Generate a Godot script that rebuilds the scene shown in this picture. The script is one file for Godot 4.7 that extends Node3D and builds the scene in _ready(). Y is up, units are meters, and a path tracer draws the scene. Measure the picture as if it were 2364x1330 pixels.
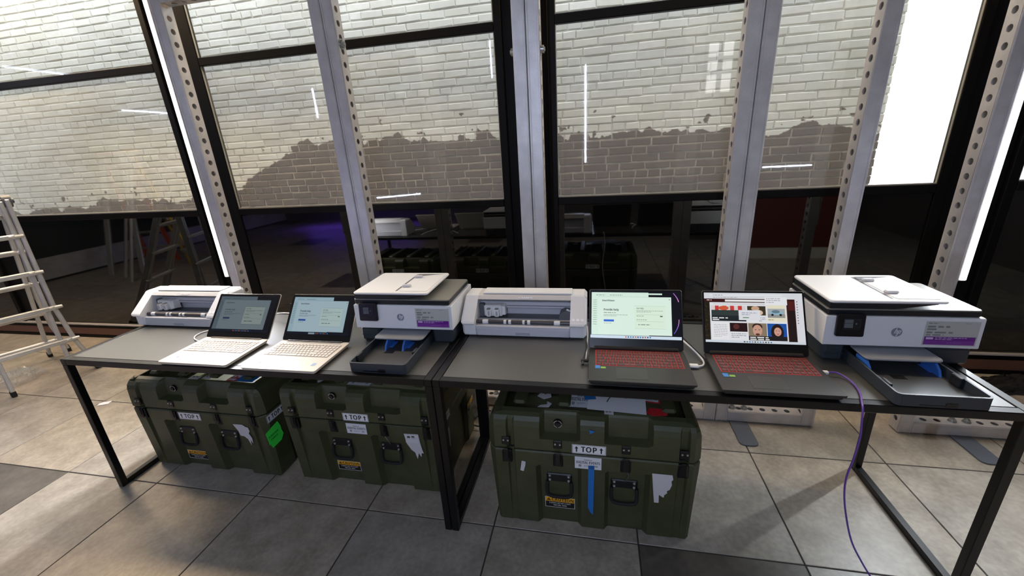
extends Node3D
# A row of two black steel tables with laptops, printers and cutting machines in front of a black-framed window wall.
# World: x runs along the tables, y is up, z points from the windows to the viewer; the left table's front left foot is at the origin.

const WINDOW_Z := -1.60
const BRICK_Z := -2.80
const FRAME_Z := -0.903
const TILE := 0.6068
const GRID_X := -0.4227
const GRID_Z := -0.0488
const DESK_Y := 0.75

var M := {}
var counts := {}
var text_cache := {}
var rng := RandomNumberGenerator.new()


# ------------------------------------------------------------------ mesh helper
class Shape:
	var V := PackedVector3Array()
	var N := PackedVector3Array()
	var U := PackedVector2Array()
	var C := PackedColorArray()
	var xf := Transform3D.IDENTITY
	var col := Color(1, 1, 1)

	func vtx(p: Vector3, n: Vector3, u := Vector2.ZERO) -> void:
		V.append(xf * p)
		N.append((xf.basis * n).normalized())
		U.append(u)
		C.append(col)

	func tri(a: Vector3, b: Vector3, c: Vector3, ua := Vector2.ZERO, ub := Vector2.ZERO, uc := Vector2.ZERO) -> void:
		var n := (b - a).cross(c - a)
		if n.length_squared() < 1e-16:
			return
		n = n.normalized()
		vtx(a, n, ua)
		vtx(c, n, uc)
		vtx(b, n, ub)

	func quad(a: Vector3, b: Vector3, c: Vector3, d: Vector3) -> void:
		tri(a, b, c, Vector2(0, 1), Vector2(1, 1), Vector2(1, 0))
		tri(a, c, d, Vector2(0, 1), Vector2(1, 0), Vector2(0, 0))

	func out_tri(a: Vector3, b: Vector3, c: Vector3, m: Vector3) -> void:
		if (b - a).cross(c - a).dot((a + b + c) / 3.0 - m) >= 0.0:
			tri(a, b, c)
		else:
			tri(a, c, b)

	func out_quad(a: Vector3, b: Vector3, c: Vector3, d: Vector3, m: Vector3) -> void:
		out_tri(a, b, c, m)
		out_tri(a, c, d, m)

	# a box between two corners, its edges chamfered by bev
	func box(lo: Vector3, hi: Vector3, bev := 0.0) -> void:
		var m := (lo + hi) * 0.5
		var h := (hi - lo) * 0.5
		h = h.abs()
		bev = minf(bev, minf(h.x, minf(h.y, h.z)) * 0.9)
		if bev <= 0.0:
			for ax in 3:
				for s in [-1.0, 1.0]:
					var p := []
					for q in [[-1, -1], [1, -1], [1, 1], [-1, 1]]:
						var v := Vector3.ZERO
						v[ax] = h[ax] * s
						v[(ax + 1) % 3] = h[(ax + 1) % 3] * q[0]
						v[(ax + 2) % 3] = h[(ax + 2) % 3] * q[1]
						p.append(m + v)
					out_quad(p[0], p[1], p[2], p[3], m)
			return
		var pt := func(s: Vector3, ax: int) -> Vector3:
			var v := Vector3.ZERO
			for k in 3:
				v[k] = s[k] * (h[k] if k == ax else h[k] - bev)
			return m + v
		for ax in 3:
			for s in [-1.0, 1.0]:
				var p := []
				for q in [[-1, -1], [1, -1], [1, 1], [-1, 1]]:
					var v := Vector3.ZERO
					v[ax] = s
					v[(ax + 1) % 3] = q[0]
					v[(ax + 2) % 3] = q[1]
					p.append(pt.call(v, ax))
				out_quad(p[0], p[1], p[2], p[3], m)
		for ax in 3:
			var a1 := (ax + 1) % 3
			var a2 := (ax + 2) % 3
			for s1 in [-1.0, 1.0]:
				for s2 in [-1.0, 1.0]:
					var va := Vector3.ZERO
					va[ax] = -1.0
					va[a1] = s1
					va[a2] = s2
					var vb := va
					vb[ax] = 1.0
					out_quad(pt.call(va, a1), pt.call(vb, a1), pt.call(vb, a2), pt.call(va, a2), m)
		for sx in [-1.0, 1.0]:
			for sy in [-1.0, 1.0]:
				for sz in [-1.0, 1.0]:
					var v := Vector3(sx, sy, sz)
					out_tri(pt.call(v, 0), pt.call(v, 1), pt.call(v, 2), m)

	func cbox(c: Vector3, size: Vector3, bev := 0.0) -> void:
		box(c - size * 0.5, c + size * 0.5, bev)

	# a straight bar of rectangular section from a to b
	func bar(a: Vector3, b: Vector3, w: float, d: float, up := Vector3.UP, bev := 0.0) -> void:
		var dir := (b - a).normalized()
		var side := dir.cross(up)
		if side.length() < 1e-4:
			side = dir.cross(Vector3.RIGHT)
		side = side.normalized()
		var keep := xf
		xf = xf * Transform3D(Basis(side, dir, side.cross(dir)), (a + b) * 0.5)
		cbox(Vector3.ZERO, Vector3(w, (b - a).length(), d), bev)
		xf = keep

	func cyl(a: Vector3, b: Vector3, ra: float, rb: float, seg := 16, caps := true) -> void:
		var d := (b - a).normalized()
		var e := d.cross(Vector3.UP if absf(d.y) < 0.9 else Vector3.RIGHT).normalized()
		var f := d.cross(e)
		var slope := (ra - rb) / maxf((b - a).length(), 1e-6)
		for i in seg:
			var t0 := TAU * i / seg
			var t1 := TAU * (i + 1) / seg
			var n0 := e * cos(t0) + f * sin(t0)
			var n1 := e * cos(t1) + f * sin(t1)
			var p00 := a + n0 * ra
			var p01 := a + n1 * ra
			var p10 := b + n0 * rb
			var p11 := b + n1 * rb
			var m0 := (n0 + d * slope).normalized()
			var m1 := (n1 + d * slope).normalized()
			for k in [[p00, m0], [p11, m1], [p01, m1], [p00, m0], [p10, m0], [p11, m1]]:
				vtx(k[0], k[1])
			if caps:
				tri(b, p10, p11)
				tri(a, p01, p00)

	func tube(path: Array, r: float, seg := 8) -> void:
		var n := path.size()
		var rings := []
		var e := Vector3.ZERO
		for i in n:
			var d: Vector3 = (path[mini(i + 1, n - 1)] - path[maxi(i - 1, 0)]).normalized()
			if e == Vector3.ZERO:
				e = d.cross(Vector3.UP if absf(d.y) < 0.9 else Vector3.RIGHT).normalized()
			else:
				e = (e - d * e.dot(d)).normalized()
			var f := d.cross(e)
			var ring := []
			for k in seg:
				ring.append(e * cos(TAU * k / seg) + f * sin(TAU * k / seg))
			rings.append(ring)
		for i in n - 1:
			for k in seg:
				var k1 := (k + 1) % seg
				var a: Vector3 = path[i] + rings[i][k] * r
				var b: Vector3 = path[i] + rings[i][k1] * r
				var c: Vector3 = path[i + 1] + rings[i + 1][k1] * r
				var d: Vector3 = path[i + 1] + rings[i + 1][k] * r
				for q in [[a, rings[i][k]], [c, rings[i + 1][k1]], [b, rings[i][k1]], [a, rings[i][k]], [d, rings[i + 1][k]], [c, rings[i + 1][k1]]]:
					vtx(q[0], q[1])
		for k in seg:
			tri(path[0], path[0] + rings[0][(k + 1) % seg] * r, path[0] + rings[0][k] * r)
			tri(path[n - 1], path[n - 1] + rings[n - 1][k] * r, path[n - 1] + rings[n - 1][(k + 1) % seg] * r)

	# rings of equal point count, running along a direction, each turning right-handed about it
	func loft(rings: Array, cap0 := true, cap1 := true) -> void:
		for i in rings.size() - 1:
			var r0: PackedVector3Array = rings[i]
			var r1: PackedVector3Array = rings[i + 1]
			for k in r0.size():
				var k1 := (k + 1) % r0.size()
				tri(r0[k], r0[k1], r1[k1])
				tri(r0[k], r1[k1], r1[k])
		if cap0:
			cap(rings[0], true)
		if cap1:
			cap(rings[rings.size() - 1], false)

	func cap(ring: PackedVector3Array, flip: bool) -> void:
		var n := Vector3.ZERO
		for k in ring.size():
			n += (ring[k] - ring[0]).cross(ring[(k + 1) % ring.size()] - ring[0])
		n = n.normalized()
		var e := n.cross(Vector3.UP if absf(n.y) < 0.9 else Vector3.RIGHT).normalized()
		var f := n.cross(e)
		var flat := PackedVector2Array()
		for p in ring:
			flat.append(Vector2(p.dot(e), p.dot(f)))
		var idx := Geometry2D.triangulate_polygon(flat)
		for t in range(0, idx.size(), 3):
			var a := ring[idx[t]]
			var b := ring[idx[t + 1]]
			var c := ring[idx[t + 2]]
			if ((b - a).cross(c - a).dot(n) > 0.0) != flip:
				tri(a, b, c)
			else:
				tri(a, c, b)

	# a polygon in the local xy plane pushed from z0 to z1
	func prism(poly: PackedVector2Array, z0: float, z1: float) -> void:
		var r0 := PackedVector3Array()
		var r1 := PackedVector3Array()
		if Geometry2D.is_polygon_clockwise(poly):
			poly = poly.duplicate()
			poly.reverse()
		for p in poly:
			r0.append(Vector3(p.x, p.y, z0))
			r1.append(Vector3(p.x, p.y, z1))
		loft([r0, r1])

	# a plate with rounded corners: w by h in local xy, from z 0 to t, edges chamfered
	func rplate(w: float, h: float, r: float, t: float, bev := 0.001, seg := 5) -> void:
		var rings := []
		for q in [[bev, 0.0], [0.0, bev], [0.0, t - bev], [bev, t]]:
			var ring := PackedVector3Array()
			for p in Shape.rrect(w - 2.0 * q[0], h - 2.0 * q[0], maxf(r - q[0], 0.0005), seg):
				ring.append(Vector3(p.x, p.y, q[1]))
			rings.append(ring)
		loft(rings)

	static func rrect(w: float, h: float, r: float, seg := 5) -> PackedVector2Array:
		var out := PackedVector2Array()
		for c in [[1, 1, 0.0], [-1, 1, 0.5], [-1, -1, 1.0], [1, -1, 1.5]]:
			for k in seg + 1:
				var t: float = PI * (c[2] + 0.5 * k / seg)
				out.append(Vector2(c[0] * (w * 0.5 - r) + r * cos(t), c[1] * (h * 0.5 - r) + r * sin(t)))
		return out

	# a flat rectangle facing local +z, with its picture upright
	func card(c: Vector3, w: float, h: float) -> void:
		quad(c + Vector3(-w / 2, -h / 2, 0), c + Vector3(w / 2, -h / 2, 0), c + Vector3(w / 2, h / 2, 0), c + Vector3(-w / 2, h / 2, 0))

	func mesh() -> ArrayMesh:
		var a := []
		a.resize(Mesh.ARRAY_MAX)
		a[Mesh.ARRAY_VERTEX] = V
		a[Mesh.ARRAY_NORMAL] = N
		a[Mesh.ARRAY_TEX_UV] = U
		a[Mesh.ARRAY_COLOR] = C
		var m := ArrayMesh.new()
		m.add_surface_from_arrays(Mesh.PRIMITIVE_TRIANGLES, a)
		return m


# ------------------------------------------------------------------ node helpers
func numbered(parent: Node, called: String) -> String:
	var key := "%d/%s" % [parent.get_instance_id(), called]
	var n: int = counts.get(key, 0)
	counts[key] = n + 1
	return called if n == 0 else "%s_%03d" % [called, n]


func tag(o: Node3D, label := "", category := "", group := "", kind := "") -> Node3D:
	for k in [["label", label], ["category", category], ["group", group], ["kind", kind]]:
		if k[1] != "":
			o.set_meta(k[0], k[1])
	return o


func thing(called: String, at: Vector3, label: String, category: String, group := "", turn := 0.0) -> Node3D:
	var o := Node3D.new()
	o.name = numbered(self, called)
	add_child(o)
	o.position = at
	o.rotation.y = turn
	return tag(o, label, category, group)


func structure(called: String, label: String, at := Vector3.ZERO) -> Node3D:
	var o := Node3D.new()
	o.name = numbered(self, called)
	add_child(o)
	o.position = at
	return tag(o, label, "", "", "structure")


func part(parent: Node3D, called: String, what, mat: Material, label := "") -> MeshInstance3D:
	var o := MeshInstance3D.new()
	o.name = numbered(parent, called)
	o.mesh = what.mesh() if what is Shape else what
	o.material_override = mat
	parent.add_child(o)
	if label != "":
		o.set_meta("label", label)
	return o


func boxpart(parent: Node3D, called: String, lo: Vector3, hi: Vector3, mat: Material, bev := 0.0, label := "") -> MeshInstance3D:
	var s := Shape.new()
	s.box(lo, hi, bev)
	return part(parent, called, s, mat, label)


func solo(called: String, s: Shape, mat: Material, label: String, category: String, group := "", at := Vector3.ZERO) -> MeshInstance3D:
	var o := MeshInstance3D.new()
	o.name = numbered(self, called)
	o.mesh = s.mesh()
	o.material_override = mat
	add_child(o)
	o.position = at
	tag(o, label, category, group)
	return o


func smooth_path(pts: Array, per := 8) -> Array:
	var c := Curve3D.new()
	var n := pts.size()
	for i in n:
		var t: Vector3 = (pts[mini(i + 1, n - 1)] - pts[maxi(i - 1, 0)]) / 6.0
		c.add_point(pts[i], -t, t)
	var out := []
	for i in n - 1:
		for k in per:
			out.append(c.sample(i, float(k) / per))
	out.append(pts[n - 1])
	return out


# ------------------------------------------------------------------ material helpers
func rgb8(r: float, g: float, b: float) -> Color:
	return Color(r / 255.0, g / 255.0, b / 255.0)


func mat(called: String, c: Color, rough := 0.5, metal := 0.0) -> StandardMaterial3D:
	var m := StandardMaterial3D.new()
	m.resource_name = called
	m.albedo_color = c
	m.roughness = rough
	m.metallic = metal
	M[called] = m
	return m


func noise(seed_: int, freq: float, octaves := 4) -> FastNoiseLite:
	var n := FastNoiseLite.new()
	n.seed = seed_
	n.noise_type = FastNoiseLite.TYPE_SIMPLEX_SMOOTH
	n.frequency = freq
	n.fractal_type = FastNoiseLite.FRACTAL_FBM
	n.fractal_octaves = octaves
	return n


func noise_bytes(seed_: int, freq: float, octaves: int, side: int) -> PackedByteArray:
	var im := noise(seed_, freq, octaves).get_seamless_image(side, side)
	im.convert(Image.FORMAT_L8)
	return im.get_data()


# a seamless mottled colour texture between two colours, with coarse and fine noise layered
func mottle(seed_: int, side: int, c0: Color, c1: Color, coarse: float, fine: float, fine_share := 0.35) -> ImageTexture:
	var a := noise_bytes(seed_, coarse, 4, side)
	var b := noise_bytes(seed_ + 7, fine, 3, side)
	var data := PackedByteArray()
	data.resize(side * side * 3)
	for i in side * side:
		var t := clampf((a[i] * (1.0 - fine_share) + b[i] * fine_share) / 255.0, 0.0, 1.0)
		t = clampf((t - 0.5) * 1.5 + 0.5, 0.0, 1.0)
		data[i * 3] = int(255.0 * lerpf(c0.r, c1.r, t))
		data[i * 3 + 1] = int(255.0 * lerpf(c0.g, c1.g, t))
		data[i * 3 + 2] = int(255.0 * lerpf(c0.b, c1.b, t))
	return ImageTexture.create_from_image(Image.create_from_data(side, side, false, Image.FORMAT_RGB8, data))


func textured(called: String, tex: Texture2D, rough: float, scale: float, metal := 0.0) -> StandardMaterial3D:
	var m := mat(called, Color(1, 1, 1), rough, metal)
	m.albedo_texture = tex
	m.uv1_triplanar = true
	m.uv1_world_triplanar = true
	m.uv1_scale = Vector3.ONE * scale
	return m


func print_mat(called: String, im: Image, rough := 0.55) -> StandardMaterial3D:
	var m := mat(called, Color(1, 1, 1), rough)
	m.albedo_texture = ImageTexture.create_from_image(im)
	m.texture_repeat = false
	return m


func screen_mat(called: String, im: Image, energy: float) -> StandardMaterial3D:
	var m := mat(called, rgb8(12, 13, 15), 0.22)
	m.emission_enabled = true
	m.emission = Color(1, 1, 1)
	m.emission_operator = BaseMaterial3D.EMISSION_OP_MULTIPLY
	m.emission_texture = ImageTexture.create_from_image(im)
	m.emission_energy_multiplier = energy
	m.texture_repeat = false
	return m


func glow_mat(called: String, c: Color, energy: float) -> StandardMaterial3D:
	var m := mat(called, c, 0.5)
	m.emission_enabled = true
	m.emission = c
	m.emission_energy_multiplier = energy
	return m


func glass_mat(called: String, c: Color, alpha: float, rough := 0.0) -> StandardMaterial3D:
	var m := mat(called, Color(c.r, c.g, c.b, alpha), rough)
	m.transparency = BaseMaterial3D.TRANSPARENCY_ALPHA
	return m


# ------------------------------------------------------------------ print: lettering and shapes drawn into an image
func blank(w: int, h: int, c: Color) -> Image:
	var im := Image.create(w, h, false, Image.FORMAT_RGB8)
	im.fill(c)
	return im


func rect(im: Image, x: float, y: float, w: float, h: float, c: Color) -> void:
	im.fill_rect(Rect2i(int(x), int(y), maxi(1, int(w)), maxi(1, int(h))), c)


func letters(txt: String, bold: bool) -> Dictionary:
	var key := txt + ("/b" if bold else "/r")
	if not text_cache.has(key):
		var f := SystemFont.new()
		f.font_names = PackedStringArray(["Droid Sans"])
		f.font_weight = 700 if bold else 400
		var tm := TextMesh.new()
		tm.font = f
		tm.font_size = 48
		tm.pixel_size = 1.0
		tm.curve_step = 2.0
		tm.depth = 0.0
		tm.text = "H"
		var caps := tm.get_aabb()
		tm.text = txt
		var v: PackedVector3Array = tm.surface_get_arrays(0)[Mesh.ARRAY_VERTEX]
		text_cache[key] = {"v": v, "x": tm.get_aabb().position.x, "w": tm.get_aabb().size.x, "y": caps.position.y, "h": caps.size.y}
	return text_cache[key]


# txt with capitals h pixels high, its left end at x and its baseline at y; fit stretches it to that width
func write(im: Image, txt: String, x: float, y: float, h: float, c: Color, bold := false, fit := 0.0) -> void:
	var g := letters(txt, bold)
	var s: float = h / g.h
	var sx: float = s if fit <= 0.0 else fit / g.w
	var x1 := int(x + g.w * sx) + 2
	var x0 := int(x) - 1
	var y0 := int(y - h * 1.5)
	var y1 := int(y + h * 0.6) + 1
	var w := x1 - x0
	var cov := PackedFloat32Array()
	cov.resize(w * (y1 - y0))
	var v: PackedVector3Array = g.v
	for t in range(0, v.size(), 3):
		var p := []
		for k in 3:
			p.append(Vector2((v[t + k].x - g.x) * sx + x - x0, y - (v[t + k].y - g.y) * s - y0))
		var area: float = (p[1] - p[0]).cross(p[2] - p[0])
		if absf(area) < 1e-6:
			continue
		var lo := Vector2(minf(p[0].x, minf(p[1].x, p[2].x)), minf(p[0].y, minf(p[1].y, p[2].y)))
		var hi := Vector2(maxf(p[0].x, maxf(p[1].x, p[2].x)), maxf(p[0].y, maxf(p[1].y, p[2].y)))
		for iy in range(maxi(0, int(lo.y * 3)), mini((y1 - y0) * 3, int(hi.y * 3) + 2)):
			for ix in range(maxi(0, int(lo.x * 3)), mini(w * 3, int(hi.x * 3) + 2)):
				var q := Vector2((ix + 0.5) / 3.0, (iy + 0.5) / 3.0)
				var a: float = (p[1] - p[0]).cross(q - p[0]) / area
				var b: float = (p[2] - p[1]).cross(q - p[1]) / area
				if a >= 0.0 and b >= 0.0 and a + b <= 1.0:
					cov[(iy / 3) * w + ix / 3] += 1.0 / 9.0
	for iy in y1 - y0:
		for ix in w:
			var k := minf(cov[iy * w + ix], 1.0)
			var px := x0 + ix
			var py := y0 + iy
			if k > 0.0 and px >= 0 and py >= 0 and px < im.get_width() and py < im.get_height():
				im.set_pixel(px, py, im.get_pixel(px, py).lerp(c, k))


func ellipse(im: Image, cx: float, cy: float, rx: float, ry: float, c: Color) -> void:
	for y in range(maxi(0, int(cy - ry)), mini(im.get_height(), int(cy + ry) + 1)):
		for x in range(maxi(0, int(cx - rx)), mini(im.get_width(), int(cx + rx) + 1)):
			if Vector2((x + 0.5 - cx) / rx, (y + 0.5 - cy) / ry).length() <= 1.0:
				im.set_pixel(x, y, c)


# rows of small print that cannot be read, as dashes of varied length
func greek(im: Image, x: float, y: float, w: float, rows: int, pitch: float, h: float, c: Color) -> void:
	for r in rows:
		var at := x
		var last: float = x + w * (1.0 if r < rows - 1 else 0.55)
		while at < last - 2.0:
			var n := minf(rng.randf_range(2.0, 6.0) * h, last - at)
			rect(im, at, y + r * pitch, n, h, c)
			at += n + h


# ------------------------------------------------------------------ the scene
func _ready() -> void:
	rng.seed = 20240611
	set_camera()
	set_sky()
	make_materials()
	build_floor()
	build_room()
	build_windows()
	build_brick_wall()
	build_support_frames()
	build_tables()
	build_cases()
	build_laptops()
	build_printers()
	build_cutters()
	build_cables()
	build_ladder()
	build_loose_things()
	build_room_behind()


func set_camera() -> void:
	var cam := Camera3D.new()
	cam.name = "camera"
	add_child(cam)
	cam.position = Vector3(2.427, 1.5576, 1.2466)
	cam.rotation = Vector3(-0.3311, 0.2104, -0.0609)
	cam.keep_aspect = Camera3D.KEEP_HEIGHT
	cam.fov = 70.306
	cam.near = 0.02
	cam.far = 200.0
	cam.current = true


func set_sky() -> void:
	var sky_mat := ProceduralSkyMaterial.new()
	sky_mat.sky_top_color = rgb8(236, 240, 248)
	sky_mat.sky_horizon_color = rgb8(255, 251, 242)
	sky_mat.ground_horizon_color = rgb8(225, 222, 214)
	sky_mat.ground_bottom_color = rgb8(190, 186, 178)
	sky_mat.energy_multiplier = 5.6
	var sky := Sky.new()
	sky.sky_material = sky_mat
	var env := Environment.new()
	env.background_mode = Environment.BG_SKY
	env.sky = sky
	env.tonemap_mode = Environment.TONE_MAPPER_LINEAR
	env.tonemap_exposure = 1.0
	env.sdfgi_enabled = true
	env.ssao_enabled = true
	env.ssil_enabled = true
	var world := WorldEnvironment.new()
	world.name = "world_environment"
	world.environment = env
	add_child(world)


# the ceiling panels of the room: each a thin luminous tray with a light of the same size under it
func ceiling_panel(at: Vector3, size: Vector2, c: Color, energy: float, label: String) -> void:
	var t := thing("ceiling_light", at, label, "ceiling light", "ceiling light panels")
	boxpart(t, "tray", Vector3(-size.x / 2 - 0.02, 0.0, -size.y / 2 - 0.02), Vector3(size.x / 2 + 0.02, 0.05, size.y / 2 + 0.02), M.white_metal, 0.004)
	boxpart(t, "diffuser", Vector3(-size.x / 2, -0.004, -size.y / 2), Vector3(size.x / 2, 0.0, size.y / 2), glow_mat("panel_glow", c, 2.0))
	var l := AreaLight3D.new()
	l.name = "panel_light"
	l.area_size = size
	l.light_color = c
	l.light_energy = energy
	l.area_range = 20.0
	l.area_attenuation = 2.0
	l.shadow_enabled = true
	t.add_child(l)
	l.position = Vector3(0, -0.012, 0)
	l.rotation_degrees = Vector3(-90, 0, 0)


func make_materials() -> void:
	mat("black_metal", rgb8(13, 13, 14), 0.34).metallic_specular = 0.42
	mat("frame_black", rgb8(12, 12, 13), 0.45).metallic_specular = 0.22
	mat("grey_frame", rgb8(43, 45, 48), 0.4)
	mat("table_top", rgb8(68, 68, 64), 0.36).metallic_specular = 0.68
	mat("white_plastic", rgb8(226, 226, 225), 0.42)
	mat("grey_white_plastic", rgb8(196, 196, 200), 0.42)
	mat("pale_grey_plastic", rgb8(164, 166, 170), 0.45)
	mat("shadow_grey_plastic", rgb8(92, 94, 99), 0.45)
	mat("dark_plastic", rgb8(46, 52, 58), 0.42)
	mat("darker_plastic", rgb8(27, 31, 35), 0.38)
	mat("black_plastic", rgb8(15, 15, 16), 0.36)
	mat("rubber", rgb8(22, 22, 22), 0.75)
	mat("warm_grey_plastic", rgb8(112, 110, 102), 0.42)
	mat("blue_plastic", rgb8(62, 118, 205), 0.4)
	mat("white_metal", rgb8(214, 214, 210), 0.5)
	mat("steel", rgb8(176, 178, 176), 0.28, 0.85)
	mat("dark_steel", rgb8(92, 97, 104), 0.45, 0.25)
	mat("rivet", rgb8(205, 205, 203), 0.3, 0.7)
	mat("laptop_silver", rgb8(196, 188, 174), 0.45, 0.1)
	mat("laptop_key", rgb8(204, 197, 185), 0.5)
	mat("keybed_silver", rgb8(128, 121, 110), 0.5)
	mat("laptop_black", rgb8(33, 32, 31), 0.4)
	mat("bezel_black", rgb8(9, 9, 10), 0.3)
	mat("white_cable", rgb8(226, 226, 224), 0.5)
	mat("black_cable", rgb8(18, 18, 19), 0.5)
	mat("purple_cable", rgb8(104, 70, 158), 0.45)
	mat("grout", rgb8(58, 55, 52), 0.9)
	mat("blue_tape", rgb8(28, 112, 186), 0.6)
	mat("red_label", rgb8(196, 40, 48), 0.55)
	mat("paper", rgb8(226, 226, 230), 0.8)
	mat("torn_paper", rgb8(200, 198, 200), 0.85)
	mat("green_label", rgb8(70, 255, 84), 0.55)
	mat("ladder_red", rgb8(170, 34, 34), 0.5)
	mat("yellow_fibreglass", rgb8(222, 182, 30), 0.45)
	mat("orange_fibreglass", rgb8(206, 84, 30), 0.45)
	mat("partition_red", rgb8(92, 34, 24), 0.5)
	mat("cream_skirting", rgb8(206, 200, 186), 0.5)
	mat("wall_green", rgb8(40, 54, 52), 0.55)
	mat("wall_grey", rgb8(96, 92, 88), 0.7)
	mat("ceiling_grey", rgb8(118, 115, 110), 0.85)
	mat("base_red", rgb8(122, 82, 64), 0.5)
	mat("gasket", rgb8(150, 148, 138), 0.6)
	mat("black_cloth", rgb8(20, 20, 22), 0.9)
	mat("red_keybed", rgb8(60, 12, 12), 0.5)
	var m: StandardMaterial3D
	# painted steel and brushed aluminium
	m = textured("aluminium", mottle(11, 256, rgb8(190, 185, 181), rgb8(212, 207, 202), 0.012, 0.2, 0.3), 0.38, 2.2, 0.4)
	m = textured("ladder_aluminium", mottle(13, 256, rgb8(184, 186, 186), rgb8(210, 212, 212), 0.012, 0.2, 0.3), 0.34, 2.2, 0.45)
	m = textured("kick_plate", mottle(17, 256, rgb8(190, 192, 190), rgb8(226, 228, 226), 0.01, 0.15, 0.4), 0.4, 1.5, 0.3)
	# the olive moulded plastic of the cases: fine grain and dusty scuffs
	m = textured("olive", mottle(19, 512, rgb8(60, 63, 39), rgb8(73, 76, 49), 0.01, 0.12, 0.4), 0.46, 1.6)
	# floor tiles: cement-look porcelain, pale and dark
	var pale := mottle(29, 1024, rgb8(139, 132, 120), rgb8(178, 171, 158), 0.008, 0.05, 0.4)
	for k in 6:
		var f := textured("tile_%d" % k, pale, 0.4, 0.62 + 0.03 * k)
		f.uv1_offset = Vector3(0.17 * k, 0.31 * k, 0.43 * k)
		f.albedo_color = [Color(1, 1, 1), Color(0.97, 0.97, 0.97), Color(0.98, 0.96, 0.94), Color(0.94, 0.94, 0.95), Color(1, 0.985, 0.965), Color(0.96, 0.955, 0.94)][k]
	m = textured("tile_dark", mottle(31, 512, rgb8(70, 65, 58), rgb8(104, 97, 87), 0.008, 0.06, 0.36), 0.42, 0.7)
	m = textured("paving", mottle(37, 256, rgb8(196, 192, 184), rgb8(224, 221, 214), 0.01, 0.1, 0.4), 0.9, 0.5)
	# glass: clear above the transom, a greyish film below it, black back-painted glass in the spandrels
	glass_mat("clear_glass", rgb8(200, 210, 206), 0.03)
	glass_mat("film_glass", rgb8(204, 208, 200), 0.15, 0.02)
	m = mat("black_glass", rgb8(8, 8, 8), 0.03)
	m.metallic_specular = 0.62
	glass_mat("clear_plastic", rgb8(225, 228, 226), 0.22, 0.12)


# ------------------------------------------------------------------ room
func build_floor() -> void:
	var f := structure("floor", "pale cement-look floor tiles with a few dark ones")
	boxpart(f, "screed", Vector3(-6.05, -0.15, -1.70), Vector3(7.0, -0.0035, 5.5), M.grout)
	var full := Shape.new()
	full.box(Vector3(0.003, -0.014, 0.003), Vector3(TILE - 0.003, 0, TILE - 0.003), 0.0012)
	var full_mesh := full.mesh()
	var dark := [Vector2i(-1, 0), Vector2i(5, 0), Vector2i(-5, 4), Vector2i(1, 4), Vector2i(7, 4), Vector2i(-9, 8), Vector2i(-3, 8), Vector2i(3, 8), Vector2i(9, 8)]
	for k in range(-3, 9):
		for i in range(-9, 12):
			var mesh: Mesh = full_mesh
			if k == -3:
				var s := Shape.new()
				s.box(Vector3(0.003, -0.014, 0.26), Vector3(TILE - 0.003, 0, TILE - 0.003), 0.0012)
				mesh = s.mesh()
			var tm: Material = M.tile_dark if Vector2i(i, k) in dark else M["tile_%d" % rng.randi_range(0, 5)]
			var t := part(f, "floor_tile", mesh, tm)
			t.position = Vector3(GRID_X + i * TILE, 0, GRID_Z + k * TILE)


func build_room() -> void:
	var c := structure("ceiling", "plain grey ceiling")
	boxpart(c, "slab", Vector3(-6.1, 3.4, -1.74), Vector3(7.05, 3.55, 5.6), M.ceiling_grey)
	var l := structure("wall_left", "dark green wall with a metal kick plate")
	boxpart(l, "panel", Vector3(-6.1, -0.15, -1.74), Vector3(-5.9, 3.4, 5.6), M.wall_green)
	boxpart(l, "kick_plate", Vector3(-5.9, 0.03, -1.58), Vector3(-5.885, 0.36, 5.4), M.kick_plate, 0.002)
	var r := structure("wall_right", "plain grey wall")
	boxpart(r, "panel", Vector3(6.86, -0.15, -1.74), Vector3(7.05, 3.4, 5.6), M.wall_grey)
	# the rear wall has one high window, whose mirror image stands in the glass of the front windows
	var b := structure("wall_rear", "grey wall with one high narrow window")
	var z0 := 5.4
	var z1 := 5.6
	var x0 := 4.58
	var x1 := 5.18
	var y0 := 2.32
	var y1 := 3.36
	boxpart(b, "panel", Vector3(-5.9, -0.15, z0), Vector3(x0, 3.4, z1), M.wall_grey)
	boxpart(b, "panel", Vector3(x1, -0.15, z0), Vector3(6.86, 3.4, z1), M.wall_grey)
	boxpart(b, "panel", Vector3(x0, -0.15, z0), Vector3(x1, y0, z1), M.wall_grey)
	boxpart(b, "panel", Vector3(x0, y1, z0), Vector3(x1, 3.4, z1), M.wall_grey)
	var w := structure("window_6", "high window in the rear wall")
	for x in [x0, (x0 + x1) / 2 - 0.04, x1 - 0.06]:
		boxpart(w, "stile", Vector3(x, y0, z0 + 0.04), Vector3(x + (0.08 if x > x0 and x < x1 - 0.1 else 0.06), y1, z0 + 0.12), M.frame_black, 0.004)
	for y in [y0, 2.72, 2.98, y1 - 0.06]:
		boxpart(w, "rail", Vector3(x0 + 0.06, y, z0 + 0.05), Vector3(x1 - 0.06, y + 0.06, z0 + 0.11), M.frame_black, 0.004)
	boxpart(w, "pane", Vector3(x0 + 0.02, y0 + 0.02, z0 + 0.075), Vector3(x1 - 0.02, y1 - 0.02, z0 + 0.08), M.clear_glass)
	var warm := rgb8(255, 224, 182)
	ceiling_panel(Vector3(-2.2, 3.34, -1.15), Vector2(1.5, 0.3), warm, 9.0, "long ceiling light panel over the ladder")
	ceiling_panel(Vector3(0.6, 3.34, -1.15), Vector2(1.5, 0.3), warm, 3.2, "long ceiling light panel above the two pale laptops")
	ceiling_panel(Vector3(3.4, 3.34, -1.15), Vector2(1.5, 0.3), warm, 2.7, "long ceiling light panel above the two black laptops")


const BAYS := [[-5.54, -3.36], [-2.97, -0.79], [-0.385, 1.802], [2.182, 4.357], [4.74, 6.86]]


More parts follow.
